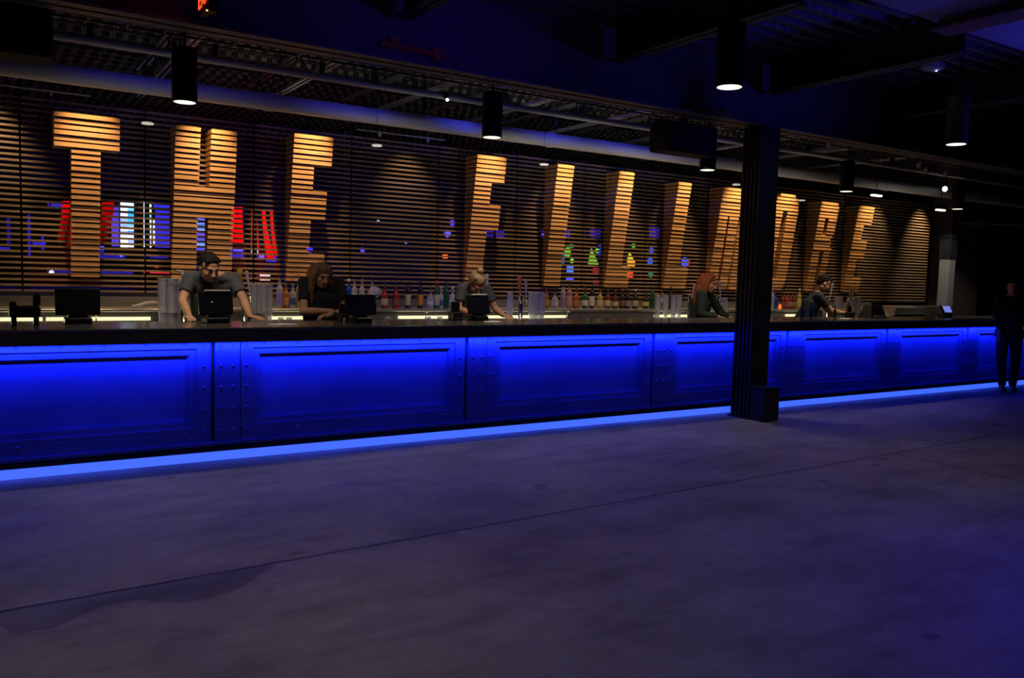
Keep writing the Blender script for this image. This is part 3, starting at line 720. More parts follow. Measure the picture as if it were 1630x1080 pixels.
# stand with upright post at the far left
p = Vector((px_x(40, 520, 7.47), 7.47, ZC)); o = empty('printer_stand', p); tag(o, 'black receipt printer on two legs with an upright post, far left', 'printer')
MB().bev(-.105, .105, -.06, .08, .065, .155, .012).build('printer_body', M['blackplastic'], o)
MB().bev(-.105, -.055, -.05, .07, .155, .185, .008).build('paper_cover', M['blackplastic'], o)
for s in (-1, 1): MB().bev(s*.075-.018, s*.075+.018, -.05, .07, 0, .066, .004).build('leg', M['blackplastic'], o)
MB().bev(.055, .108, .0, .04, .155, .25, .006).build('post', M['blackplastic'], o)
# sloped far register and stainless unit
p = Vector((px_x(1388, 508, 7.6), 7.6, ZC)); o = empty('sloped_register', p); tag(o, 'sloped black register at the far end, left of the steel cabinet', 'register')
v = [(-.18, -.1, 0), (.22, -.1, 0), (.22, .12, 0), (-.18, .12, 0), (-.06, -.02, .19), (.20, -.02, .19), (.20, .10, .19), (-.06, .10, .19)]
MB().add(v, [(0, 3, 2, 1), (4, 5, 6, 7), (0, 1, 5, 4), (1, 2, 6, 5), (2, 3, 7, 6), (3, 0, 4, 7)]).build('register_body', M['blackplastic'], o)
MB().box(-.1, .2, -.125, -.1, .02, .035).build('paper_slot', M['greypaint'], o)
x0_, x1_ = px_x(1408, 495, 8.9), px_x(1490, 495, 8.9)
o = empty('steel_cabinet', (x0_, 8.75, 1.036)); tag(o, 'low stainless cabinet with sloped lid behind the far end of the counter', 'cabinet')
L_ = x1_-x0_
v = [(0, 0, 0), (L_*.62, 0, 0), (L_*.62, .3, 0), (0, .3, 0), (.12, 0, .19), (L_*.62, 0, .19), (L_*.62, .3, .22), (.12, .3, .22)]
MB().add(v, [(0, 3, 2, 1), (4, 5, 6, 7), (0, 1, 5, 4), (1, 2, 6, 5), (2, 3, 7, 6), (3, 0, 4, 7)]).build('sloped_lid', M['steel'], o)
MB().bev(L_*.63, L_, 0, .3, 0, .22, .01).build('cabinet_body', M['riser'], o)
MB().box(.05, L_*.62, -.02, 0, .05, .075).build('handle_rail', M['chrome'], o)
# tablet
p = Vector((px_x(1509, 506, 7.55), 7.55, ZC)); o = empty('tablet_stand', p, -.1); tag(o, 'tilted tablet with a lit pale blue screen near the far end of the bar', 'tablet')
R = Matrix.Rotation(math.radians(-40), 3, 'X') @ Matrix.Rotation(0, 3, 'Z')
tb_ = MB().bev(-.13, .13, -.008, .008, 0, .17, .006); ts = MB().box(-.08, .10, -.0105, -.0085, .02, .15)
for q_ in (tb_, ts):
    for i, vv in enumerate(q_.v): q = R @ Vector(vv); q_.v[i] = (q.x + q.z*.35, q.y, q.z+.06)
t_ = tb_.build('tablet_body', M['blackplastic'], o); ts.build('tablet_screen', mat('tablet_glow', (.3, .4, .8), emis=(.16, .20, .62), estr=1), t_)
v = MB().bev(-.07, .12, .0, .16, 0, .06, .01).build('stand', M['blackplastic'], o)

# towels, glass clusters, small things on the counter
def towel(px, py, w, d, label, m_='paper', z=ZC, h=.012):
    p = atZ(px, py, z); n = 9; v = []; f = []
    for j in range(n):
        for i in range(n):
            u, t = i/(n-1)-.5, j/(n-1)-.5
            v.append((u*w*(1+.08*math.sin(9*t)), t*d*(1+.1*math.sin(7*u)), .003+h*(.5+.5*math.sin(u*14+t*9))*(1-abs(2*u)**4)*(1-abs(2*t)**4)))
    for j in range(n-1):
        for i in range(n-1): a = j*n+i; f.append((a, a+1, a+n+1, a+n))
    mb = MB().add(v, f, 0, True)
    bot = [(x, y, 0) for x, y, z_ in v]; nb = len(v); mb.add(bot, [tuple(reversed(q)) for q in f])
    o = mb.build('bar_towel', M[m_]); o.location = p; return tag(o, label, 'towel')
towel(450, 517.5, .26, .10, 'crumpled white napkin pile on the counter left of the wide register')
towel(783, 513, .20, .07, 'flat white napkin right of the blond bartender\'s register')
towel(1345, 508, .25, .10, 'pale napkin on the counter before the farthest tap')
M['towelw'] = mat('cloth', (.6, .58, .5), .9)
x = px_x(232, 493, 9.0); o = empty('bar_rag', (x-.12, 9.0, 1.18)); tag(o, 'pale rolled rag on the back bar edge left of the cup stacks', 'cloth')
rg = MB(); pts = [(0, 0, 0), (.06, 0, .012), (.12, .01, .03), (.18, 0, .035), (.24, 0, .03)]
for (a, b), r in zip(zip(pts[:-1], pts[1:]), (.014, .018, .02, .022)): rg.cap(a, b, r, r, 10)
o2 = rg.build('rag_roll', M['towelw'], o); o.location = (x-.1, 9.13, 1.20)
for px, s, lab in ((568, 1, 'white salt shaker beside the wide register stand'), (548, .5, 'small white knob like shaker by the card terminal')):
    p = Vector((px_x(px, 510, 7.60), 7.60, ZC)); o = empty('salt_shaker', p); o.scale = (s,)*3; tag(o, lab, 'shaker', 'shakers on the bar')
    MB().lathe([(.024, 0), (.026, .005), (.018, .03), (.022, .06), (.018, .075)], n=14).build('shaker_body', M['white'], o)
    MB().lathe([(.018, .075), (.019, .085), (.008, .095)], n=14).build('shaker_cap', M['chrome'], o)
GL = [(447, 'behind the napkin pile, left'), (460, 'behind the napkin pile, right'), (617, 'right of the wide register'), (682, 'lone glass before the bright shelf light'), (700, 'left of the card terminal'), (930, 'below the green bottle'), (941, 'below the tall dark bottle'), (967, 'below the brown bottle'), (1240, 'right of the ribbed column')]
g0 = None
for px, wh in GL:
    p = Vector((px_x(px, 510, 7.66), 7.66, ZC))
    if g0 is None:
        g0 = empty('rocks_glass', p); MB().lathe([(.03, 0), (.033, .004), (.037, .075), (.035, .075), (.030, .012)], n=16).build('tumbler', M['glass'], g0)
        MB().lathe([(.026, .013), (.032, .045)], n=12).build('ice', mat('ice', (.7, .7, .8), .2, alpha=.5), g0); o = g0
    else: o = copy_tree(g0); o.location = p
    o.scale = (.75, .75, .6); tag(o, 'short clear glass on the counter, '+wh, 'glass', 'glasses on the counter')
x = px_x(597, 452, 9.4); o = empty('dome_lid', (x, 9.40, 1.285)); tag(o, 'translucent violet grey dome behind the bottles above the wide register', 'dome')
MB().lathe([(.095*math.cos(t), .05+.10*math.sin(t)) for t in [i*PI/2/8 for i in range(8)]] + [(.004, .151)], n=22).build('dome_shell', mat('dome_plastic', (.35, .33, .5), .3, alpha=.75), o)
MB().lathe([(.098, 0), (.10, .05), (.095, .052)], n=22).build('dome_base', M['blackplastic'], o)
# slim chrome gooseneck fixtures on the lower counter
for px, wh in ((153, 'right of the second register'), (677, 'below the white labelled squat bottle'), (903, 'left of the pink bottle'), (1042, 'left of the short cup stacks')):
    x = px_x(px, 505, 8.83); o = empty('chrome_faucet', (x, 8.83, 1.036)); tag(o, 'slim chrome faucet on the work counter '+wh, 'faucet', 'chrome faucets')
    MB().cyl((0, 0, 0), (0, 0, .085), .006, n=8).tube([(0, 0, .08), (0, 0, .115), (0, -.03, .13), (0, -.06, .115)], .005, 6).build('spout', M['chrome'], o)
    MB().cyl((0, 0, 0), (0, 0, .012), .018, n=12).build('flange', M['chrome'], o)

# ------------------------------------------------------------------ far end
w0, w1 = atY(1499, 490, 9.0), atY(1518, 400, 9.0)
o = empty('pale_post', (15.66, 9.0, 0)); tag(o, 'pale painted square post at the far end beside the slatted screen', 'post')
MB().box(-.10, .10, -.10, .10, 0, 2.15).build('post_lower', M['greypaint'], o)
MB().box(-.115, .115, -.115, .115, 2.15, 2.55).box(-.14, .14, -.14, .14, 2.55, 2.6).build('dark_collar', M['steelblack'], o)
MB().box(-.10, .10, -.10, .10, 2.6, 3.27).build('post_upper', M['steelblack'], o)
struct('wall_pier', MB().box(17.1, 18.1, 9.7, 10.2, 0, 4.3), M['brick'])
dr = empty('door_1', (18.9, 9.0, 0)); dr['kind'] = 'structure'
MB().box(0, .06, -1.2, .0, 0, 2.4).build('door_leaf', mat('dark_red_door', (.10, .012, .02), .6), dr)
MB().box(-.02, .08, -1.28, -1.2, 0, 2.48).box(-.02, .08, 0, .08, 0, 2.48).box(-.02, .08, -1.28, .08, 2.4, 2.48).build('door_frame', M['steelblack'], dr)
w = atY(1530, 362, 9.6)
hp = MB().cyl((16.6, 9.55, 2.92), (19.5, 9.55, 3.05), .03, n=10); tag(hp.build('rail_pipe', M['pipegrey']), 'thin pipe running along the far right wall', 'pipe')

# ------------------------------------------------------------------ room beyond the screen
def panel_window(name, label, Y, frame_px, panes, cat='window'):
    (a, b, c, d) = frame_px; p0, p1 = atY(a, d, Y), atY(c, b, Y)
    o = empty(name, ((p0.x+p1.x)/2, Y, p0.z)); tag(o, label, cat)
    cx, z0 = (p0.x+p1.x)/2, p0.z
    fr = MB().box(p0.x-cx-.05, p1.x-cx+.05, .03, .08, -.05, p1.z-z0+.05).build('frame', M['blackm'], o)
    for i, (shape, x0, y0, x1, y1, col, s) in enumerate(panes):
        q0, q1 = atY(x0, y1, Y), atY(x1, y0, Y); mt = mat('lit_pane_%s' % '_'.join(str(int(k*99)) for k in col), col, .4, emis=col, estr=s)
        mb = MB()
        if shape == 'r': mb.box(q0.x-cx, q1.x-cx, 0, .025, q0.z-z0, q1.z-z0)
        elif shape == 'o':
            n = 20; mx, mz, rx, rz = (q0.x+q1.x)/2-cx, (q0.z+q1.z)/2-z0, (q1.x-q0.x)/2, (q1.z-q0.z)/2
            v = [(mx+rx*math.cos(2*PI*k/n), y, mz+rz*math.sin(2*PI*k/n)) for y in (0, .025) for k in range(n)]
            mb.add(v, [tuple(range(n)), tuple(range(2*n-1, n-1, -1))]+[(k, n+k, n+(k+1) % n, (k+1) % n) for k in range(n)])
        elif shape == 't':
            v = [(q0.x-cx, y, q0.z-z0) for y in (0, .025)]+[(q1.x-cx, y, q0.z-z0) for y in (0, .025)]+[(q0.x*.75+q1.x*.25-cx, y, q1.z-z0) for y in (0, .025)]
            mb.add(v, [(0, 2, 4), (1, 5, 3), (0, 1, 3, 2), (2, 3, 5, 4), (4, 5, 1, 0)])
        pn = mb.build('pane', mt, o)
    return o
YP = 15.5
CY, WT, BL_, DB = (.05, .45, .95), (.85, .95, 1), (.04, .04, .9), (.02, .01, .35)
pn = []
for k in range(11):
    y = 322 + k*6.6
    pn.append(('r', 192, y, 203, y+5.6, WT if k not in (4, 5, 7) else (.3, .45, 1), 1.3))
    pn.append(('r', 203.5, y, 213, y+5.6, [WT, (.3, .8, .9), CY, CY, (.05, .5, 1), (.2, .6, 1), WT, (.1, .3, 1), WT, (.4, .5, 1), WT][k], 1.2))
    pn.append(('r', 229, y, 241, y+5.6, [(.6, 1, .9), WT, (.8, .95, .7), (.1, .6, .8), WT, (.7, .8, 1), WT, (.2, .5, .9), WT, (.3, .3, 1), WT][k], 1.2))
pn += [('r', 178, 330, 189, 392, (.10, .06, .75), .9), ('r', 245, 324, 270, 330, BL_, .8), ('r', 248, 336, 270, 394, (.05, .03, .8), .8), ('r', 244, 350, 246.5, 388, WT, .9)]  # tall blue panes stand in for the blue-washed wall beside the window
panel_window('lit_window', 'bright white and cyan leaded window glowing behind the slats between T and H', YP, (172, 316, 274, 398), pn)
pn = [('r', 313, 344+k*7, 326, 349.5+k*7, [(.15, .15, .9), (.25, .35, 1), (.15, .3, 1), (.35, .45, 1), (.2, .1, .9), (.1, .1, .8), (.2, .4, 1), (.1, .1, .9)][k], .9) for k in range(8)]
panel_window('lit_window', 'narrow blue leaded window glowing in the gap of the letter H', YP, (311, 340, 329, 412), pn)
GN, LG, OG, RD = (.05, .45, .08), (.28, .75, .06), (.9, .35, .03), (.9, .06, .02)
pn = [('o', 899, 394, 909, 410, LG, .6), ('o', 906, 389, 914, 395, GN, .5), ('r', 903, 424, 913, 436, (.05, .22, 1), 1), ('r', 902, 442, 913, 446, (.08, .1, 1), .9), ('r', 909, 412, 913, 419, LG, .9), ('r', 922, 388, 929, 402, (.05, .5, .15), .7), ('r', 921, 403, 929, 417, LG, .9),
      ('o', 920, 424, 927, 435, (.02, .4, .3), .8), ('r', 920, 442, 924, 446, BL_, .7), ('t', 937, 396, 954, 421, LG, .6), ('o', 948, 396, 954, 403, LG, .7), ('r', 944, 427, 954, 436, (.35, .01, .03), .7), ('r', 945, 446, 954, 452, (.3, .01, .04), .4), ('r', 896, 402, 899, 420, (.02, .2, .7), .5), ('r', 953, 390, 957, 408, (.03, .06, .7), .6)]
panel_window('lit_window', 'stained panel of green, blue and red shapes glowing left of the first letter L', YP, (893, 384, 959, 456), pn)
pn = [('o', 1006, 388, 1012, 395, GN, .8), ('t', 999, 402, 1011, 416, (.8, .7, .05), .9), ('r', 999, 414, 1011, 424, OG, .9), ('r', 999, 431, 1008, 442, RD, 1), ('r', 1018, 391, 1023, 404, (.02, .45, .3), .6), ('r', 1024, 387, 1027, 408, (.04, .15, .9), .8), ('r', 1018, 412, 1025, 424, (.5, .8, .05), .9), ('r', 1018, 430, 1024, 443, (.55, .65, .05), .8),
      ('o', 1034, 394, 1041, 404, (.04, .1, .9), .7), ('o', 1031, 411, 1040, 421, (.04, .12, .95), .8), ('o', 1033, 432, 1040, 442, (.02, .3, .2), .6), ('r', 1034, 362, 1050, 366, BL_, .4), ('r', 1034, 367, 1050, 378, (.06, .02, .6), .5)]
panel_window('lit_window', 'stained panel of orange, green and blue shapes glowing between the two letters L', YP, (994, 358, 1054, 448), pn)
pn = [('o', 1085, 410, 1096, 426, (.06, .1, .95), .9), ('o', 1105, 398, 1109, 407, (.1, .2, .9), .8), ('r', 1096, 414, 1098, 422, (.8, .05, .1), .5), ('r', 1104, 422, 1108, 427, (.1, .05, .8), .6)]
panel_window('lit_window', 'small blue lit shapes glowing left of the letter M', YP, (1082, 394, 1112, 430), pn)
pn = [('r', a, 365+(a % 3), b, 378, (.05, .02, .55), .45) for a, b in ((860, 868), (898, 908), (925, 931), (940, 956), (790, 803), (774, 786))] + [('r', a, 443, a+w_, 448, (.03, .04, .9), .5) for a, w_ in ((917, 9), (943, 9), (966, 8), (979, 12), (998, 11), (1014, 9))]  # lower row of glowing panes paints in the blue reflections
panel_window('lit_window', 'band of dim violet panes behind the slats across the letters F to L', YP+.6, (768, 355, 1024, 452), pn)
# glowing panes paint in tables lit blue low down and stage points
pn = [('r', 160, 421, 268, 423, (.9, .02, .06), .5) if 0 else ('r', 229, 432, 270, 435, (.9, .03, .06), .8), ('o', 246, 423, 253, 427, (.9, .02, .05), .5), ('r', 160, 431, 212, 436, (.03, .02, .4), .5), ('r', 75, 430, 112, 437, (.03, .02, .4), .4), ('r', 0, 394, 16, 400, (.03, .02, .6), .7), ('r', 52, 386, 73, 392, (.04, .02, .6), .7), ('r', 66, 375, 70, 398, (.04, .02, .6), .6), ('r', 43, 342, 48, 408, (.03, .015, .55), .6), ('r', 11, 345, 16, 390, (.02, .01, .35), .5), ('r', 76, 325, 100, 330, (.06, .03, .7), .6)]
pn2 = [('r', 366, 395, 388, 411, (.03, .02, .6), .8), ('r', 372, 396, 386, 399, (.5, .5, 1), 1), ('r', 399, 398, 411, 403, (.5, .5, 1), 1), ('r', 399, 403, 411, 412, (.04, .03, .8), .8), ('r', 413, 404, 421, 411, (.2, .1, .9), .8), ('r', 424, 408, 440, 417, (.04, .02, .8), .8), ('r', 366, 436, 384, 446, (.35, .02, .35), .5), ('r', 399, 436, 410, 446, (.35, .02, .35), .5), ('r', 414, 437, 430, 440, (.9, .8, .8), .8), ('r', 414, 444, 430, 446.5, (.9, .6, .6), .9), ('r', 366, 444.5, 384, 446.5, (.8, .2, .4), .7), ('r', 420, 427, 438, 429.5, (.05, .03, .8), .7)]
panel_window('painted_glow', 'low blue and magenta painted display behind the slats between H and E', YP, (364, 393, 442, 449), pn2, 'glows')  # panes stand in for the purple and blue glows of the far room
pn3 = [('r', 158, 394, 212, 398, (.15, .12, .9), .9), ('r', 158, 400, 200, 412, (.02, .015, .5), .6), ('o', 190, 403, 196, 409, (.3, .3, 1), 1), ('r', 229, 396, 236, 404, (.8, .8, 1), 1), ('r', 246, 392, 268, 395, (.6, .5, 1), 1), ('r', 230, 404, 268, 411, (.02, .015, .5), .6), ('o', 248, 398, 253, 405, (.8, .85, 1), 1)]
panel_window('painted_glow', 'low painted blue display with white points under the cyan leaded window', YP+.1, (156, 399, 270, 412), pn3, 'glows')
panel_window('painted_glow', 'low painted display with violet and red strips behind the slats at the left', YP+.3, (-20, 318, 290, 450), pn, 'glows')
SL = [(712, 372, .075, (.12, .1, 1), 'blue stage lamp left of the letter F'), (720, 355, .06, (.08, .03, .8), 'faint violet stage lamp above the blue one'), (602, 353, .03, (.3, .45, 1), 'tiny pale blue lamp right of the first E'), (577, 398, .045, (.1, .06, .9), 'violet lamp low behind the scallop of light'), (646, 386, .03, (.15, .15, 1), 'tiny blue lamp in the middle of the slats'), (694, 374, .04, (.08, .04, .8), 'dim violet lamp beside the blue stage lamp'), (492, 398, .07, (.05, .03, .9), 'blue glow lamp right of the first E stem'), (82, 434, .035, (.9, .9, 1), 'tiny white lamp low behind the letter T'), (560, 425, .03, (.08, .04, .7), 'dim violet lamp above the bottles'), (865, 375, .05, (.1, .08, .9), 'violet lamp left of the letter I')]
for px, py, r, c_, lab in SL:
    p = atY(px, py, 14.4); o = empty('stage_lamp', p); tag(o, lab+', seen between slats', 'stage lamp')
    MB().ell((0, 0, 0), (r, r*.5, r), None, 14, 8).build('lens', mat('stage_lens', c_, emis=c_, estr=1.2), o)
    MB().cyl((0, .02, 0), (0, .2, .03), r*1.15, r*.8, 12).build('lamp_housing', M['blackm'], o)
    MB().cyl((0, .1, 0), (0, .1, 4.38-p.z), .01, n=6).build('stem', M['blackm'], o)
p = atY(709, 408.5, 13.9); o = empty('exit_sign', p); tag(o, 'tiny distant orange red exit light left of the letter F', 'exit sign')
MB().box(-.05, .05, 0, .02, -.035, .035).build('sign_face', mat('exit_far', (1, .2, .05), emis=(1, .12, .02), estr=1.5), o); MB().box(-.07, .07, .021, .05, -.05, .05).build('sign_body', M['blackm'], o)
MB().cyl((0, .035, .05), (0, .035, 4.38-p.z), .008, n=6).build('stem', M['blackm'], o)
# gathered red drapes lit by red lamps
def drape(name, xt0, xt1, yt, xb0, xb1, yb, Y, label):
    A, B, Cc, Dd = atY(xt0, yt, Y), atY(xt1, yt, Y), atY(xb0, yb, Y), atY(xb1, yb, Y)
    n, k = 24, 10; v = []
    for j in range(k+1):
        t = j/k; e = t**1.6
        l = A.lerp(Cc, t); r = B.lerp(Dd, t); l.x = A.x+(Cc.x-A.x)*e; r.x = B.x+(Dd.x-B.x)*e
        for s in (0, 1):
            for i in range(n+1):
                q = l.lerp(r, i/n); v.append((q.x, Y+.05*math.sin(i*PI/2)*(.3+t)+s*.01, q.z))
    w_ = n+1; f = []
    for j in range(k):
        for i in range(n):
            a = j*2*w_+i; b = a+2*w_; f.append((a, b, b+1, a+1)); a += w_; b += w_; f.append((a, a+1, b+1, b))
    return tag(MB().add(v, f, 0, True).build(name, M['curtain']), label, 'drape', 'gathered red drapes behind the screen')
drape('red_drape', 99, 112, 320, 90, 102, 384, 15.0, 'narrow red drape left of the letter T stem, outer one')
drape('red_drape', 108, 118, 340, 98, 116, 392, 15.1, 'red drape directly left of the letter T stem')
drape('red_drape', 162, 182, 322, 156, 168, 386, 15.0, 'dark red drape right of the letter T stem')
drape('red_drape', 368, 386, 330, 366, 387, 388, 15.0, 'bright red drape right of the letter H')
drape('red_drape', 401, 409, 332, 398, 411, 396, 15.0, 'bright red drape in the middle between H and E')
drape('red_drape', 417, 422, 334, 424, 436, 412, 15.1, 'pink red drape flaring towards the letter E')
drape('red_drape', 430, 434, 334, 437, 441, 408, 15.0, 'thin violet red drape next to the letter E')
for px, pw in ((105, 16), (165, 9), (376, 42), (405, 36), (425, 26)):
    p = atY(px, 395, 14.3); q = atY(px, 372, 15.1); light('SPOT', (p.x, 14.2, 3.6), pw*7, (1, .03, .05), q, spot=math.radians(34), blend=.8, radius=.05)
for px, pw in ((120, 20), (420, 24), (250, 14), (40, 14), (600, 10), (780, 10), (1000, 9)):
    p = atY(px, 420, 15.5); light('SPOT', (p.x, 16.6, .4), pw*2.6, (.06, .02, 1), (p.x, 18.9, 1.6), spot=math.radians(80), blend=1, radius=.1)

# ------------------------------------------------------------------ people
def V(*a): return Vector(a)
def voxel(mb, name, m_, parent, size, smooth=2):
    o = mb.build(name, m_); md = o.modifiers.new('r', 'REMESH'); md.mode = 'VOXEL'; md.voxel_size = size; md.use_smooth_shade = True
    s = o.modifiers.new('s', 'SMOOTH'); s.factor = .5; s.iterations = smooth
    bpy.context.view_layer.update()
    me = bpy.data.meshes.new_from_object(o.evaluated_get(bpy.context.evaluated_depsgraph_get()))
    old = o.data; o.modifiers.clear(); o.data = me; bpy.data.meshes.remove(old); me.name = name
    if not me.materials: me.materials.append(m_)
    if parent: o.parent = parent
    return o
def hand(mb, wrist, d, nrm, side, curl=.3, s=1.0):
    """palm + five fingers; d = direction of fingers, nrm = back-of-hand normal, side=+1 thumb on +side vector"""
    d = d.normalized(); nrm = (nrm - d*nrm.dot(d)).normalized(); sd = d.cross(nrm)*side
    for k in range(4):
        off = sd*(.026-.0175*k)*s
        a = wrist+d*.012*s+off*.55; b = wrist+d*(.085-.004*abs(k-1))*s+off
        mb.cap(a, b, .015*s, .0115*s, 8)
        L = [.040, .045, .042, .033][k]*s; p = b; ang = curl*.5; dd = d
        for j in range(3):
            dd = (d*math.cos(ang) - nrm*math.sin(ang)); spread = sd*(.10-.07*k)
            q = p+(dd+spread).normalized()*L*[1, .62, .5][j]; mb.cap(p, q, (.0095-.0008*j)*s, (.0090-.001*j)*s, 8); p = q; ang += curl*.7
    t0 = wrist+d*.02*s+sd*.022*s; t1 = t0+(d*.7+sd*.85).normalized()*.042*s; t2 = t1+(d*.95+sd*.35-nrm*curl*.4).normalized()*.034*s; t3 = t2+(d-nrm*curl*.5).normalized()*.026*s
    mb.cap(t0, t1, .015*s, .0115*s, 8); mb.cap(t1, t2, .0115*s, .010*s, 8); mb.cap(t2, t3, .010*s, .008*s, 8)
def rotm(f, u):
    f = f.normalized(); u = (u-f*u.dot(f)).normalized(); r = f.cross(u); return Matrix((r, f, u)).transposed()
def person(label, J, headf, headu, cols, hair='short', hd=1.0, sleeves=True, curl=.25, handsn=None, legs=True):
    """J: pelvis, chest, neck, head, shL, shR, elL, elR, wrL, wrR, handdirs, knees, ankles"""
    root = empty('person', (J['pelvis'].x, J['pelvis'].y, 0)); tag(root, label, 'person')
    inv = -Vector(root.location)
    sk, shirtm, pantm, hairm = cols
    mb = MB(); R = rotm(headf, headu); hc = J['head']; s = hd
    T = lambda x, y, z: hc + R @ V(x*s, y*s, z*s)
    mb.ell(T(0, -.012, .035), (.074*s, .094*s, .086*s), R, 18, 12)       # cranium
    mb.ell(T(0, .020, -.025), (.062*s, .070*s, .082*s), R, 18, 12)       # face
    mb.ell(T(0, .045, -.082), (.034*s, .034*s, .026*s), R, 14, 8)        # chin
    mb.cap(T(-.052, .0, -.06), T(-.02, .055, -.088), .018*s, .014*s, 8); mb.cap(T(.052, .0, -.06), T(.02, .055, -.088), .018*s, .014*s, 8)
    mb.cap(T(0, .084, .008), T(0, .104, -.030), .008*s, .014*s, 10)      # nose
    mb.ell(T(-.011, .094, -.034), (.009*s, .009*s, .007*s), R, 8, 6); mb.ell(T(.011, .094, -.034), (.009*s, .009*s, .007*s), R, 8, 6)
    mb.cap(T(-.040, .070, .022), T(-.012, .084, .020), .009*s, .009*s, 8); mb.cap(T(.040, .070, .022), T(.012, .084, .020), .009*s, .009*s, 8)
    mb.ell(T(-.038, .062, -.025), (.018*s, .016*s, .016*s), R, 10, 6); mb.ell(T(.038, .062, -.025), (.018*s, .016*s, .016*s), R, 10, 6)
    mb.cap(T(-.018, .078, -.057), T(.018, .078, -.057), .009*s, .009*s, 8)
    for q in (-1, 1): mb.ell(T(q*.074, -.002, -.005), (.010*s, .019*s, .032*s), R, 10, 8)
    mb.cap(J['neck'], T(0, -.015, -.045), .056, .052, 14)
    up_ = J['chest']-J['pelvis']
    mb.cap(J['pelvis'], J['chest'], .12, .125, 14); mb.cap(J['chest'], J['neck'], .11, .06, 14)
    for q in 'LR':
        mb.cap(J['neck'].lerp(J['sh'+q], .3), J['sh'+q], .055, .052, 12)
        mb.cap(J['sh'+q], J['el'+q], .052, .041, 12); mb.cap(J['el'+q], J['el'+q].lerp(J['wr'+q], .35), .041, .042, 12); mb.cap(J['el'+q].lerp(J['wr'+q], .35), J['wr'+q], .042, .026, 12)
        hand(mb, J['wr'+q], J['hd'+q], (handsn or {}).get(q, V(0, 0, 1)), 1 if q == 'L' else -1, curl)
        hip = J['pelvis']+J['side']*(-.09 if q == 'L' else .09)+V(0, 0, -.03)
        J['hip'+q] = hip
        mb.cap(hip, J['kn'+q], .082, .055, 12); mb.cap(J['kn'+q], J['kn'+q].lerp(J['an'+q], .35), .055, .056, 12); mb.cap(J['kn'+q].lerp(J['an'+q], .35), J['an'+q], .056, .036, 12)
        mb.cap(J['an'+q], J['an'+q]+J['front']*.14+V(0, 0, -.05), .035, .028, 10)
    b = voxel(mb, 'body', sk, root, .0065, 2); b.location = inv
    # clothing
    sh = MB(); sh.cap(J['pelvis']+V(0, 0, .02), J['pelvis'].lerp(J['chest'], .5), .145, .142, 16)
    side = J['side']
    for k in (-1, 0, 1):
        sh.cap(J['pelvis']+side*k*.06+V(0, 0, -.02), J['chest']+side*k*.07, .118, .128, 16)
    sh.cap(J['chest'], J['neck']-(J['neck']-J['chest']).normalized()*.035, .125, .072, 16)
    for q in 'LR':
        sh.cap(J['neck'].lerp(J['sh'+q], .35)-V(0, 0, .012), J['sh'+q], .062, .066, 12)
        sh.cap(J['chest'].lerp(J['sh'+q], .5), J['sh'+q], .10, .07, 12)
        e = J['sh'+q].lerp(J['el'+q], .62 if sleeves == 'short' else 1.0)
        sh.cyl(J['sh'+q], e, .066, .062, 14)
        if sleeves == 'long': sh.cap(J['el'+q], J['el'+q].lerp(J['wr'+q], .8), .056, .042, 12)
    o = voxel(sh, 'shirt', shirtm, root, .009, 3); o.location = inv
    pt = MB(); pt.cap(J['hipL'], J['hipR'], .125, .125, 14)
    for q in 'LR':
        pt.cap(J['hip'+q], J['kn'+q], .10, .074, 14); pt.cap(J['kn'+q], J['an'+q]+V(0, 0, .03), .074, .06, 14)
    o = voxel(pt, 'trousers', pantm, root, .011, 3); o.location = inv
    for q in 'LR':
        f_ = J['front']; sb = MB(); sb.cap(J['an'+q]+V(0, 0, -.02), J['an'+q]+V(0, 0, -.05)-f_*.03, .045, .04, 10); sb.cap(V(J['an'+q].x, J['an'+q].y, .05)-f_*.03, V(J['an'+q].x, J['an'+q].y, .042)+f_*.16, .045, .040, 10)
        for i, v in enumerate(sb.v):
            if v[2] < .002: sb.v[i] = (v[0], v[1], .002)
        o = sb.build('shoe', M['blackplastic'], root); o.location = inv
    # face details
    for q in (-1, 1):
        e = MB().ell(T(q*.027, .0745, .004), (.0125*s, .008*s, .0075*s), R, 12, 8).build('eye', mat('eye_white', (.6, .58, .55), .3), root); e.location = inv
        i_ = MB().ell(T(q*.027, .082, .003), (.006*s, .003*s, .006*s), R, 10, 6).build('iris', mat('iris_brown', (.03, .015, .01), .3), e)
        w = MB().cap(T(q*.042, .079, .023), T(q*.014, .092, .022), .0045*s, .005*s, 6).build('eyebrow', hairm, root); w.location = inv
    l = MB().cap(T(-.019, .0855, -.056), T(.019, .0855, -.056), .005*s, .005*s, 8).build('lips', mat('lips', (.35, .13, .11), .5), root); l.location = inv
    hm = MB()
    hm.ell(T(0, -.030 if hair == 'short' else -.018, .048 if hair == 'short' else .052), ((.080 if hair == 'short' else .085)*s, (.092 if hair == 'short' else .099)*s, .085*s), R, 20, 12)
    if hair == 'short':
        for k in range(9):
            a = -1.2+2.4*k/8; hm.cap(T(.045*math.sin(a), .020+.02*math.cos(a), .098), T(.066*math.sin(a), .036+.028*math.cos(a), .076+.006*(k % 2)), .018*s, .011*s, 8)
        for q in (-1, 1): hm.cap(T(q*.066, -.01, .05), T(q*.070, .006, .012), .018*s, .010*s, 8)
        hm.ell(T(0, -.065, .0), (.062*s, .045*s, .06*s), R, 12, 8)
    elif hair == 'bun':
        hm.ell(T(0, -.035, .15), (.038*s, .038*s, .032*s), R, 12, 8); hm.ell(T(0, -.06, .01), (.068*s, .05*s, .07*s), R, 12, 8)
        for q in (-1, 1): hm.cap(T(q*.05, .03, .10), T(q*.072, .0, -.01), .022*s, .014*s, 8); hm.cap(T(q*.072, .0, -.01), T(q*.078, .01, -.07), .012*s, .007*s, 8)
    else:
        Ln = .34 if hair == 'long' else .26
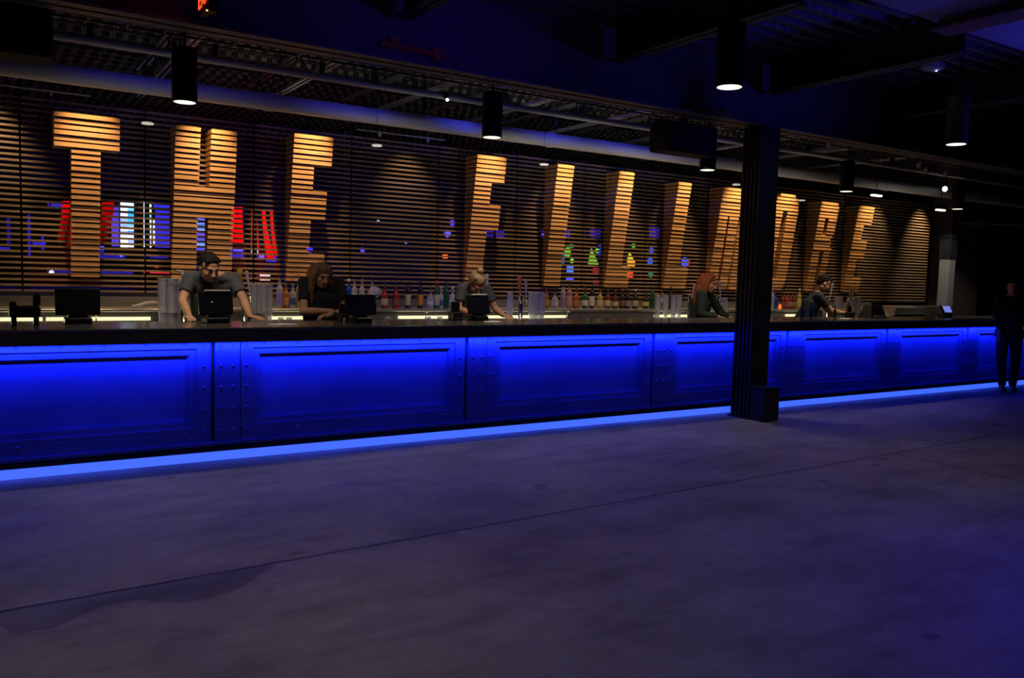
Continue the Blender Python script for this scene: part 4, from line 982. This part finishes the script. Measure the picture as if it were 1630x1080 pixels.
        for q in (-1, 1):
            for k in range(5):
                y0 = .03-.03*k; pts = [T(q*.055, y0, .09), T(q*.084, y0-.01, .0), T(q*(.092+.008*(k % 2)), y0-.012, -.12), T(q*(.085+.012*((k+1) % 2)), y0+.01, -.12-Ln*.5)]
                for (a, b), (ra, rb2) in zip(zip(pts[:-1], pts[1:]), ((.026, .027), (.027, .027), (.027, .014))): hm.cap(a, b, ra*s, rb2*s, 8)
        for k in range(5):
            x_ = -.06+.03*k; pts = [T(x_, -.09, .06), T(x_, -.105, -.06), T(x_*1.1, -.10, -.2), T(x_, -.09, -.12-Ln*.5)]
            for (a, b), r in zip(zip(pts[:-1], pts[1:]), (.034, .034, .026)): hm.cap(a, b, r*s, r*s, 8)
    o = voxel(hm, 'hair', hairm, root, .007, 2); o.location = inv
    return root
def joints(px, Ysh, chest_z, lean, front, wrL, wrR, hdL, hdR, head, pelvis_z=.98, shw=.19, elout=.08, elL=None, elR=None, x=None):
    """front = unit facing vector (horizontal). L = viewer's left when facing camera"""
    cx = px_x(px, 460, Ysh) if x is None else x
    f = front.normalized(); side = V(-f.y, f.x, 0)    # side: to viewer right if facing -Y -> (1,0,0)
    neck = V(cx, Ysh, chest_z+.06); pel = V(cx, Ysh, pelvis_z) - f*lean
    chest = neck.lerp(pel, .38); J = dict(front=f, side=side, neck=neck, pelvis=pel, chest=chest, head=head)
    J['shL'] = neck - side*shw + V(0, 0, -.05); J['shR'] = neck + side*shw + V(0, 0, -.05)
    J['wrL'], J['wrR'], J['hdL'], J['hdR'] = wrL, wrR, hdL, hdR
    for q, sg, e in (('L', -1, elL), ('R', 1, elR)):
        J['el'+q] = e if e is not None else J['sh'+q].lerp(J['wr'+q], .52) + side*sg*elout - V(0, 0, .03)
        J['kn'+q] = pel + side*sg*.10 + f*.03 + V(0, 0, -(pelvis_z-.50)); J['an'+q] = V(pel.x, pel.y, 0) + side*sg*.12 - f*.02 + V(0, 0, .09)
    return J
cloth = lambda n, c: noisy(mat(n, c, .85), tuple(k*.85 for k in c), tuple(min(1, k*1.15) for k in c), (9, 9, 9), 4)
shirt1, blk, grn, pants = cloth('dark_grey_tee', (.075, .08, .082)), cloth('black_shirt', (.014, .013, .016)), cloth('green_grey_shirt', (.03, .045, .042)), cloth('dark_trousers', (.02, .02, .025))
h_dark, h_blond, h_red, h_brown = noisy(mat('dark_hair', (.02, .014, .01), .8, spec=.2), (.006, .005, .004), (.016, .011, .009), (40, 40, 12)), noisy(mat('blond_hair', (.4, .27, .12), .6), (.22, .13, .055), (.55, .38, .17), (60, 60, 14)), noisy(mat('red_hair', (.3, .07, .01), .6), (.16, .03, .006), (.42, .11, .02), (60, 60, 14)), noisy(mat('brown_hair', (.2, .11, .04), .6), (.12, .065, .025), (.30, .17, .07), (60, 60, 14))
# 1 leaning man
F = V(-.10, -1, 0)
hc = atY(333, 427, 8.1)
J = joints(335, 8.30, 1.50, .17, F, atZ(296, 504, 1.155), atZ(388, 505, 1.155), V(-.05, -1, -.12), V(.55, -1, -.12), hc, elout=.05, shw=.20, x=1.885)
J['wrL'] = V(1.60, 7.93, 1.165); J['wrR'] = V(2.15, 7.95, 1.165)
J['neck'] = V(1.885, 8.27, 1.53)
person('man in dark grey t-shirt leaning with both hands on the counter behind a register', J, V(.22, -1, -.42), V(.05, -.38, 1), (M['skin'], shirt1, pants, h_dark), 'short', 1.12, 'short', .15)
# 2 woman in black, arms folded low
hc = atY(512, 440, 8.35); F = V(-.25, -1, 0); x = px_x(513, 470, 8.4)
J = joints(0, 8.42, 1.47, .06, F, V(x+.02, 8.17, 1.20), V(x-.0, 8.14, 1.17), V(1, -.25, -.1), V(-1, -.2, -.1), hc, x=x, elL=V(x-.22, 8.34, 1.19), elR=V(x+.22, 8.30, 1.19), shw=.175)
person('person in black top with light brown hair, hands crossed low behind the counter', J, V(.1, -1, -.25), V(0, -.2, 1), (M['skin'], blk, pants, h_brown), 'bob', 1.08, 'short', .5)
# 3 blond woman looking down
hc = atY(758, 452, 8.2); F = V(.1, -1, 0); x = px_x(757, 470, 8.3)
J = joints(0, 8.33, 1.43, .12, F, V(x-.17, 8.0, 1.16), V(x+.20, 8.0, 1.16), V(.1, -1, -.1), V(.0, -1, -.15), hc, x=x, elL=V(x-.24, 8.28, 1.22), elR=V(x+.26, 8.28, 1.22), shw=.18)
person('blond bartender with tied up hair bending over a register, head down', J, V(-.05, -.8, -.75), V(0, -.75, .8), (M['skin'], shirt1, pants, h_blond), 'bun', 1.12, 'short', .2)
# 4 red-haired woman
hc = atY(1128, 452, 8.3); F = V(.5, -.85, 0); x = px_x(1124, 475, 8.35)
J = joints(0, 8.38, 1.42, .10, F, V(x+.0, 8.10, 1.12), V(x+.25, 8.10, 1.10), V(.6, -.8, -.1), V(.2, -1, -.2), hc, x=x, shw=.18, elout=.03, elL=V(x-.18, 8.25, 1.15), elR=V(x+.33, 8.38, 1.17))
person('bartender with long red hair and dark green grey top left of the ribbed column', J, V(.45, -1, -.2), V(.15, -.1, 1), (M['skin'], grn, pants, h_red), 'long', 1.12, 'long', .4)
# 5 far man leaning to the right
hc = atY(1312, 452, 8.2); F = V(.75, -.66, 0); x = px_x(1300, 475, 8.3)
J = joints(0, 8.30, 1.42, .2, F, V(x+.35, 8.02, 1.17), V(x+.50, 8.12, 1.17), V(1, -.2, -.1), V(1, -.2, -.1), hc, x=x, shw=.17, elout=.02, elL=V(x+.05, 8.05, 1.19), elR=V(x+.3, 8.3, 1.2))
person('far dark haired bartender in dark green grey shirt looking down, right of the ribbed column', J, V(.7, -.6, -.6), V(.5, -.35, .8), (M['skin'], grn, pants, h_dark), 'short', 1.1, 'short', .3)
# 6 patron, right edge
F = V(-.6, .8, 0); x, y = 13.62, 6.75
J = dict(front=V(-.8, -.6, 0), side=V(.6, -.8, 0), neck=V(x, y, 1.50), pelvis=V(x, y, .95), chest=V(x, y, 1.30), head=V(x-.01, y, 1.64))
J.update(shL=V(x-.11, y+.14, 1.45), shR=V(x+.11, y-.14, 1.45), elL=V(x-.14, y+.14, 1.17), elR=V(x+.16, y-.20, 1.17), wrL=V(x-.22, y+.05, .96), wrR=V(x+.12, y-.30, .93), hdL=V(-.2, 0, -1), hdR=V(-.1, -.1, -1), knL=V(x-.08, y+.06, .5), knR=V(x+.08, y-.08, .5), anL=V(x-.02, y+.05, .09), anR=V(x+.16, y-.02, .09))
person('dark silhouetted person standing before the bar at the right edge', J, V(-.8, -.6, -.1), V(0, 0, 1), (M['skin'], blk, pants, h_dark), 'short', 1.0, 'long', .3, handsn={'L': V(-1, 0, 0), 'R': V(1, -1, 0)})

# ------------------------------------------------------------------ lighting of the hall
wd = bpy.data.worlds.new('world'); bpy.context.scene.world = wd; wd.use_nodes = True
wd.node_tree.nodes['Background'].inputs[0].default_value = (.10, .08, .30, 1); wd.node_tree.nodes['Background'].inputs[1].default_value = .0
# house lights high over the hall floor
light('AREA', (.8, 3.6, 3.9), 10.5, (1, .86, .66), (.8, 3.9, 0), size=3, sy=2, spread=math.radians(115))
light('AREA', (7.0, 4.9, 3.7), 5, (1, .82, .62), (7.4, 4.7, 0), size=3, sy=1.5, spread=math.radians(115))
# blue stage wash from the hall to the right
light('AREA', (6.6, -.2, 3.6), 30, (.03, .012, 1), (4.9, 1.4, 0), size=2.5, sy=1.5, spread=math.radians(85))
light('SPOT', (4.2, 3.6, 3.3), 34, (.11, .02, 1), (3.3, 6.7, 4.0), spot=math.radians(62), blend=1, radius=.1)
light('SPOT', (8.9, 2.6, 3.0), 85, (.06, .05, 1), (7.9, 4.0, 3.97), spot=math.radians(100), blend=1, radius=.2)
# unseen lamps around the bar: deck, pipes, post and people
for x in (-.5, 3.4, 7.2, 11.2): light('POINT', (x, 10.6, 3.45), 1.7, (1, .9, .7), radius=.1)
for x, k in ((1.0, 2), (3.2, 4), (4.8, 12), (6.3, 12)): light('SPOT', (x, 7.55, 4.05), 7*k, (.05, .06, 1), (x+.4, 8.15, 3.5), spot=math.radians(95), blend=1, radius=.04)
for x, k in ((1.2, .8), (3.9, 1.6), (6.0, 3.4), (7.6, 3.4), (10.2, 2), (13.5, 2)): light('SPOT', (x, 8.15, 2.2), 5*k, (1, .93, .80), (x+.3, 8.92, 3.36), spot=math.radians(120), blend=1, radius=.05)  # uplights added to brighten the underside of the thick pipe
light('SPOT', (14.6, 8.2, 3.0), 45, (1, .95, .8), (15.7, 9.1, 1.6), spot=math.radians(60), blend=.6, radius=.05)  # spot added to brighten the pale post and the pier
for x in (1.8, 4.6, 7.9, 11.0): light('AREA', (x, 7.35, 2.95), 3.8, (1, .80, .58), (x, 8.7, 1.2), size=1.2, sy=.2, spread=math.radians(90))  # warm fill added to brighten the people behind the counter

sc = bpy.context.scene
sc.view_settings.view_transform = 'Standard'; sc.view_settings.look = 'None'; sc.view_settings.gamma = 1; sc.view_settings.exposure = 0; sc.view_settings.use_curve_mapping = False
try: sc.cycles.use_denoising = True; sc.cycles.sample_clamp_indirect = 4
except Exception: pass
